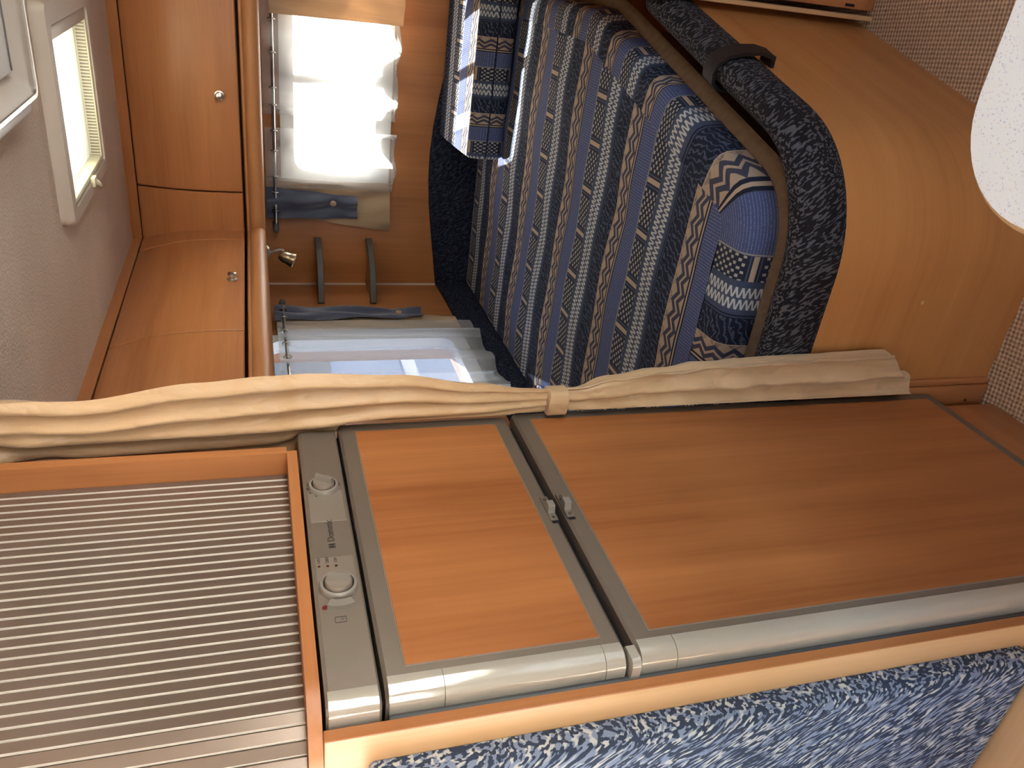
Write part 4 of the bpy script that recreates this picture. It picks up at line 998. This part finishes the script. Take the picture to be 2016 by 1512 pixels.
# ------------------------------------------------------------------ roof hatch and roof panel
rh = thing('roof_hatch', 'cream-framed roof hatch with glowing blind in the ceiling', 'roof hatch', (-0.4, 2.02, ZC))
x0, x1, y0, y1 = H1
mb = MB(); o1 = rrect(x0 - 0.030, x1 + 0.045, y0 - 0.040, y1 + 0.035, 0.022); o2 = rrect(x0 - 0.024, x1 + 0.039, y0 - 0.033, y1 + 0.029, 0.018); i1 = rrect(x0 + 0.002, x1 - 0.002, y0 + 0.002, y1 - 0.002, 0.010)
rings = [[(*p, ZC) for p in o1], [(*p, ZC - 0.014) for p in o1], [(*p, ZC - 0.026) for p in o2], [(*p, ZC - 0.026) for p in i1], [(*p, ZC + 0.130) for p in i1], [(*p, ZC + 0.130) for p in rrect(x0 - 0.004, x1 + 0.004, y0 - 0.004, y1 + 0.004, 0.010)], [(*p, ZC) for p in rrect(x0 - 0.002, x1 + 0.002, y0 - 0.002, y1 + 0.002, 0.010)]]
mb.loft(rings + [rings[0]], True, False); mb.build('frame', 'cream', rh, 35)
MB().box(x0 + 0.004, x1 - 0.004, y0 + 0.004, y1 - 0.016, ZC + 0.006, ZC + 0.0075).build('blind', 'blind', rh, 0)
MB().box(x0 + 0.004, x1 - 0.004, y1 - 0.016, y1 - 0.004, ZC - 0.022, ZC + 0.008, 0.002).build('vent_rail', 'ivory', rh, 30)
g = MB()
for k in range(46):
    x = lerp(x0 + 0.012, x1 - 0.012, k / 45); g.box(x - 0.0016, x + 0.0016, y1 - 0.0185, y1 - 0.0155, ZC - 0.0185, ZC + 0.001)
g.build('vent_ribs', 'ivory', rh, 0, kind='stuff')
MB().box(x0 + 0.008, x1 - 0.008, y1 - 0.0163, y1 - 0.0158, ZC - 0.0185, ZC + 0.001).build('vent_gap', 'taupe2', rh, 0)
MB().box(x0 + 0.003, x0 + 0.018, y0 + 0.006, y1 - 0.02, ZC - 0.023, ZC + 0.004, 0.003).build('end_rail', 'ivory', rh, 30)
MB().box(x1 - 0.030, x1 - 0.003, y0 + 0.006, y1 - 0.02, ZC - 0.024, ZC + 0.004, 0.004).build('blind_cassette', 'cream', rh, 30)
MB().tube([(x1 - 0.034, y0 + 0.02, ZC - 0.006), (x1 - 0.034, y1 - 0.03, ZC - 0.006)], 0.006, 10).build('roller', 'chrome', rh, 40)
MB().tube([(x0 + 0.006, 2.03, ZC - 0.022), (x0 - 0.004, 2.035, ZC - 0.034), (x0 - 0.012, 2.045, ZC - 0.036), (x0 - 0.022, 2.066, ZC - 0.034)], [0.006, 0.0065, 0.006, 0.003], 10).build('latch', 'ivory', rh, 50)
MB().box(x0 - 0.010, x0 + 0.012, 2.012, 2.044, ZC - 0.033, ZC - 0.022, 0.003).build('latch_block', 'ivory', rh, 30)
MB().prism(rrect(x0 - 0.02, x1 + 0.02, y0 - 0.02, y1 + 0.02, 0.03), 'z', ZC + 0.140, ZC + 0.146).build('dome_pane', 'glass', rh, 30)

rp = thing('ceiling_panel', 'shallow metal-edged ceiling hatch with white closing panel near the camera', 'roof hatch', (-0.1, 1.3, ZC))
x0, x1, y0, y1 = H2; zb = 1.710
A = rrect(x0 - 0.048, x1 + 0.05, y0 - 0.05, y1 + 0.066, 0.020); B = rrect(x0 - 0.040, x1 + 0.042, y0 - 0.042, y1 + 0.058, 0.016)
C_ = rrect(x0 - 0.036, x1 + 0.038, y0 - 0.038, y1 + 0.054, 0.014); D = rrect(x0 + 0.004, x1 - 0.004, y0 + 0.004, y1 - 0.02, 0.008)
rings = [[(*p, ZC) for p in A], [(*p, zb + 0.010) for p in A], [(*p, zb) for p in B], [(*p, zb) for p in C_], [(*p, zb + 0.020) for p in D], [(*p, ZC + 0.01) for p in D], [(*p, ZC) for p in rrect(x0, x1, y0, y1, 0.006)]]
mb = MB(); mb.loft(rings + [rings[0]], True, False); mb.build('frame', 'cream', rp, 35)
mb = MB(); rings = [[(*p, zb - 0.0005) for p in A2] for A2 in ()]
ringpoly(mb, rrect(x0 - 0.043, x1 + 0.045, y0 - 0.045, y1 + 0.061, 0.018), C_, 'z', zb - 0.003, zb + 0.002); mb.build('metal_edge', 'chrome', rp, 30)
MB().box(x0 - 0.062, x0 - 0.050, y0 - 0.05, y1 + 0.030, zb + 0.004, zb + 0.018, 0.002).build('side_rail', 'white', rp, 30)
MB().box(x0 + 0.006, x1 - 0.006, y0 + 0.006, y1 - 0.024, zb + 0.010, zb + 0.030, 0.003).build('closing_panel', 'white', rp, 30)
MB().box(x0 + 0.010, x1 - 0.010, y1 - 0.0305, y1 - 0.0265, zb + 0.0085, zb + 0.0105).build('panel_seam', 'grey', rp, 0)
lb = MB().box(x0 + 0.020, x0 + 0.070, 1.330, 1.372, zb + 0.0090, zb + 0.0102).build('sticker', 'white', rp, 0)
for k in range(3): MB().box(x0 + 0.024, x0 + 0.058 - 0.006 * k, 1.337 + 0.011 * k, 1.341 + 0.011 * k, zb + 0.0086, zb + 0.0091).build('sticker_line', 'print', lb, 0)

# ------------------------------------------------------------------ partition curtain
pc = thing('partition_curtain', 'long beige satin partition curtain tied back beside the fridge', 'curtain', (-0.61, 1.0, 0.15))
# rows: z, right edge x, left edge x (both taken at y = 1.0), gathered amount
ROWS = [(0.150, -0.545, -0.646, 1.0), (0.30, -0.534, -0.646, 1.0), (0.50, -0.540, -0.646, 1.0), (0.66, -0.548, -0.646, 0.95), (0.75, -0.556, -0.646, 0.85), (0.83, -0.570, -0.644, 0.7), (0.895, -0.586, -0.640, 0.35), (0.918, -0.589, -0.638, 0.3), (0.945, -0.589, -0.638, 0.3), (0.975, -0.586, -0.642, 0.4), (1.05, -0.575, -0.650, 0.7), (1.18, -0.554, -0.662, 0.9), (1.31, -0.548, -0.685, 1.0), (1.36, -0.550, -0.698, 1.0), (1.45, -0.557, -0.700, 1.0), (1.60, -0.578, -0.700, 0.95), (1.68, -0.574, -0.700, 0.95), (1.752, -0.572, -0.700, 0.95)]
def pleat(seed, lo, hi, nr, cols, nf):
    rnd = random.Random(seed); ph = [rnd.uniform(0, 6.28) for _ in range(9)]; g = []
    for i in range(nr):
        z0 = lerp(lo, hi, i / (nr - 1)); row = []
        for j in range(cols):
            s_ = j / (cols - 1)
            z = z0
            if lo < 0.3 and i < 16:  # slanting lower hem
                z = z0 + (0.100 * (1 - s_) ** 1.3 + 0.012 * math.sin(s_ * 9)) * (1 - i / 16)
            r_, l_, am = interp(ROWS, z)
            x = lerp(r_, l_, s_)
            f = math.sin(nf * math.pi * s_ + ph[0] + 0.7 * math.sin(z * 3 + ph[1])) * 0.65 + math.sin(nf * 2.1 * math.pi * s_ + ph[2] + 1.5 * z) * 0.25
            wr = 0.0
            if z < 0.9: wr = 0.0045 * (1 - abs(math.sin(15 * z + 5 * s_ + ph[3]))) + 0.0048 * (1 - abs(math.sin(23 * z - 8 * s_ + ph[4] + math.sin(11 * z)))) + 0.0026 * (1 - abs(math.sin(41 * z + 11 * s_ + ph[5] + math.sin(7 * s_)))) - 0.005
            if z > 1.60: wr = (z - 1.60) / 0.15 * (0.012 * math.sin(26 * z + 14 * s_ + ph[6]) + 0.008 * math.sin(44 * z - 9 * s_ + ph[7]))
            depth = 0.027 * am
            yb = 1.000 + min(0.030, 1.0 * max(0.0, -0.622 - x))
            y = yb - depth * f * 0.8 + wr
            xx = x + depth * 0.35 * math.cos(nf * math.pi * s_ + ph[0])
            if z < 0.60: y = min(y, 1.0165)
            if z < 1.325: xx = max(xx, -(0.6315 if z < 0.99 else 0.634 if z < 1.255 else 0.6475) * y)
            row.append((xx, y, z))
        g.append(row)
    return g
MB().sheet(pleat(11, 0.205, 0.925, 130, 84, 5.2), 0.0016).build('lower_drape', 'curtain', pc, 70)
MB().sheet(pleat(4, 0.925, 1.752, 110, 96, 8.2), 0.0016).build('upper_drape', 'curtain', pc, 70)
# tie band
mb = MB(); ring = []
for k in range(28):
    a = 2 * math.pi * k / 28; ca, sa = math.cos(a), math.sin(a)
    ring.append((-0.6115 + 0.0225 * abs(ca) ** 0.6 * (1 if ca > 0 else -1), 1.000 + 0.0185 * abs(sa) ** 0.7 * (1 if sa > 0 else -1)))
mb.loft([[(x * (1 - e) + -0.6115 * e, y * (1 - e) + 1.0 * e, z) for x, y in ring] for z, e in ((0.9085, 0.08), (0.9100, 0.0), (0.925, 0.01), (0.9395, 0.0), (0.9410, 0.08))])
mb.build('tie_band', 'curtain', pc, 40)
MB().box(-0.70, 0.30, 0.992, 1.008, ZC - 0.010, ZC, 0.002).build('track', 'white', pc, 30)
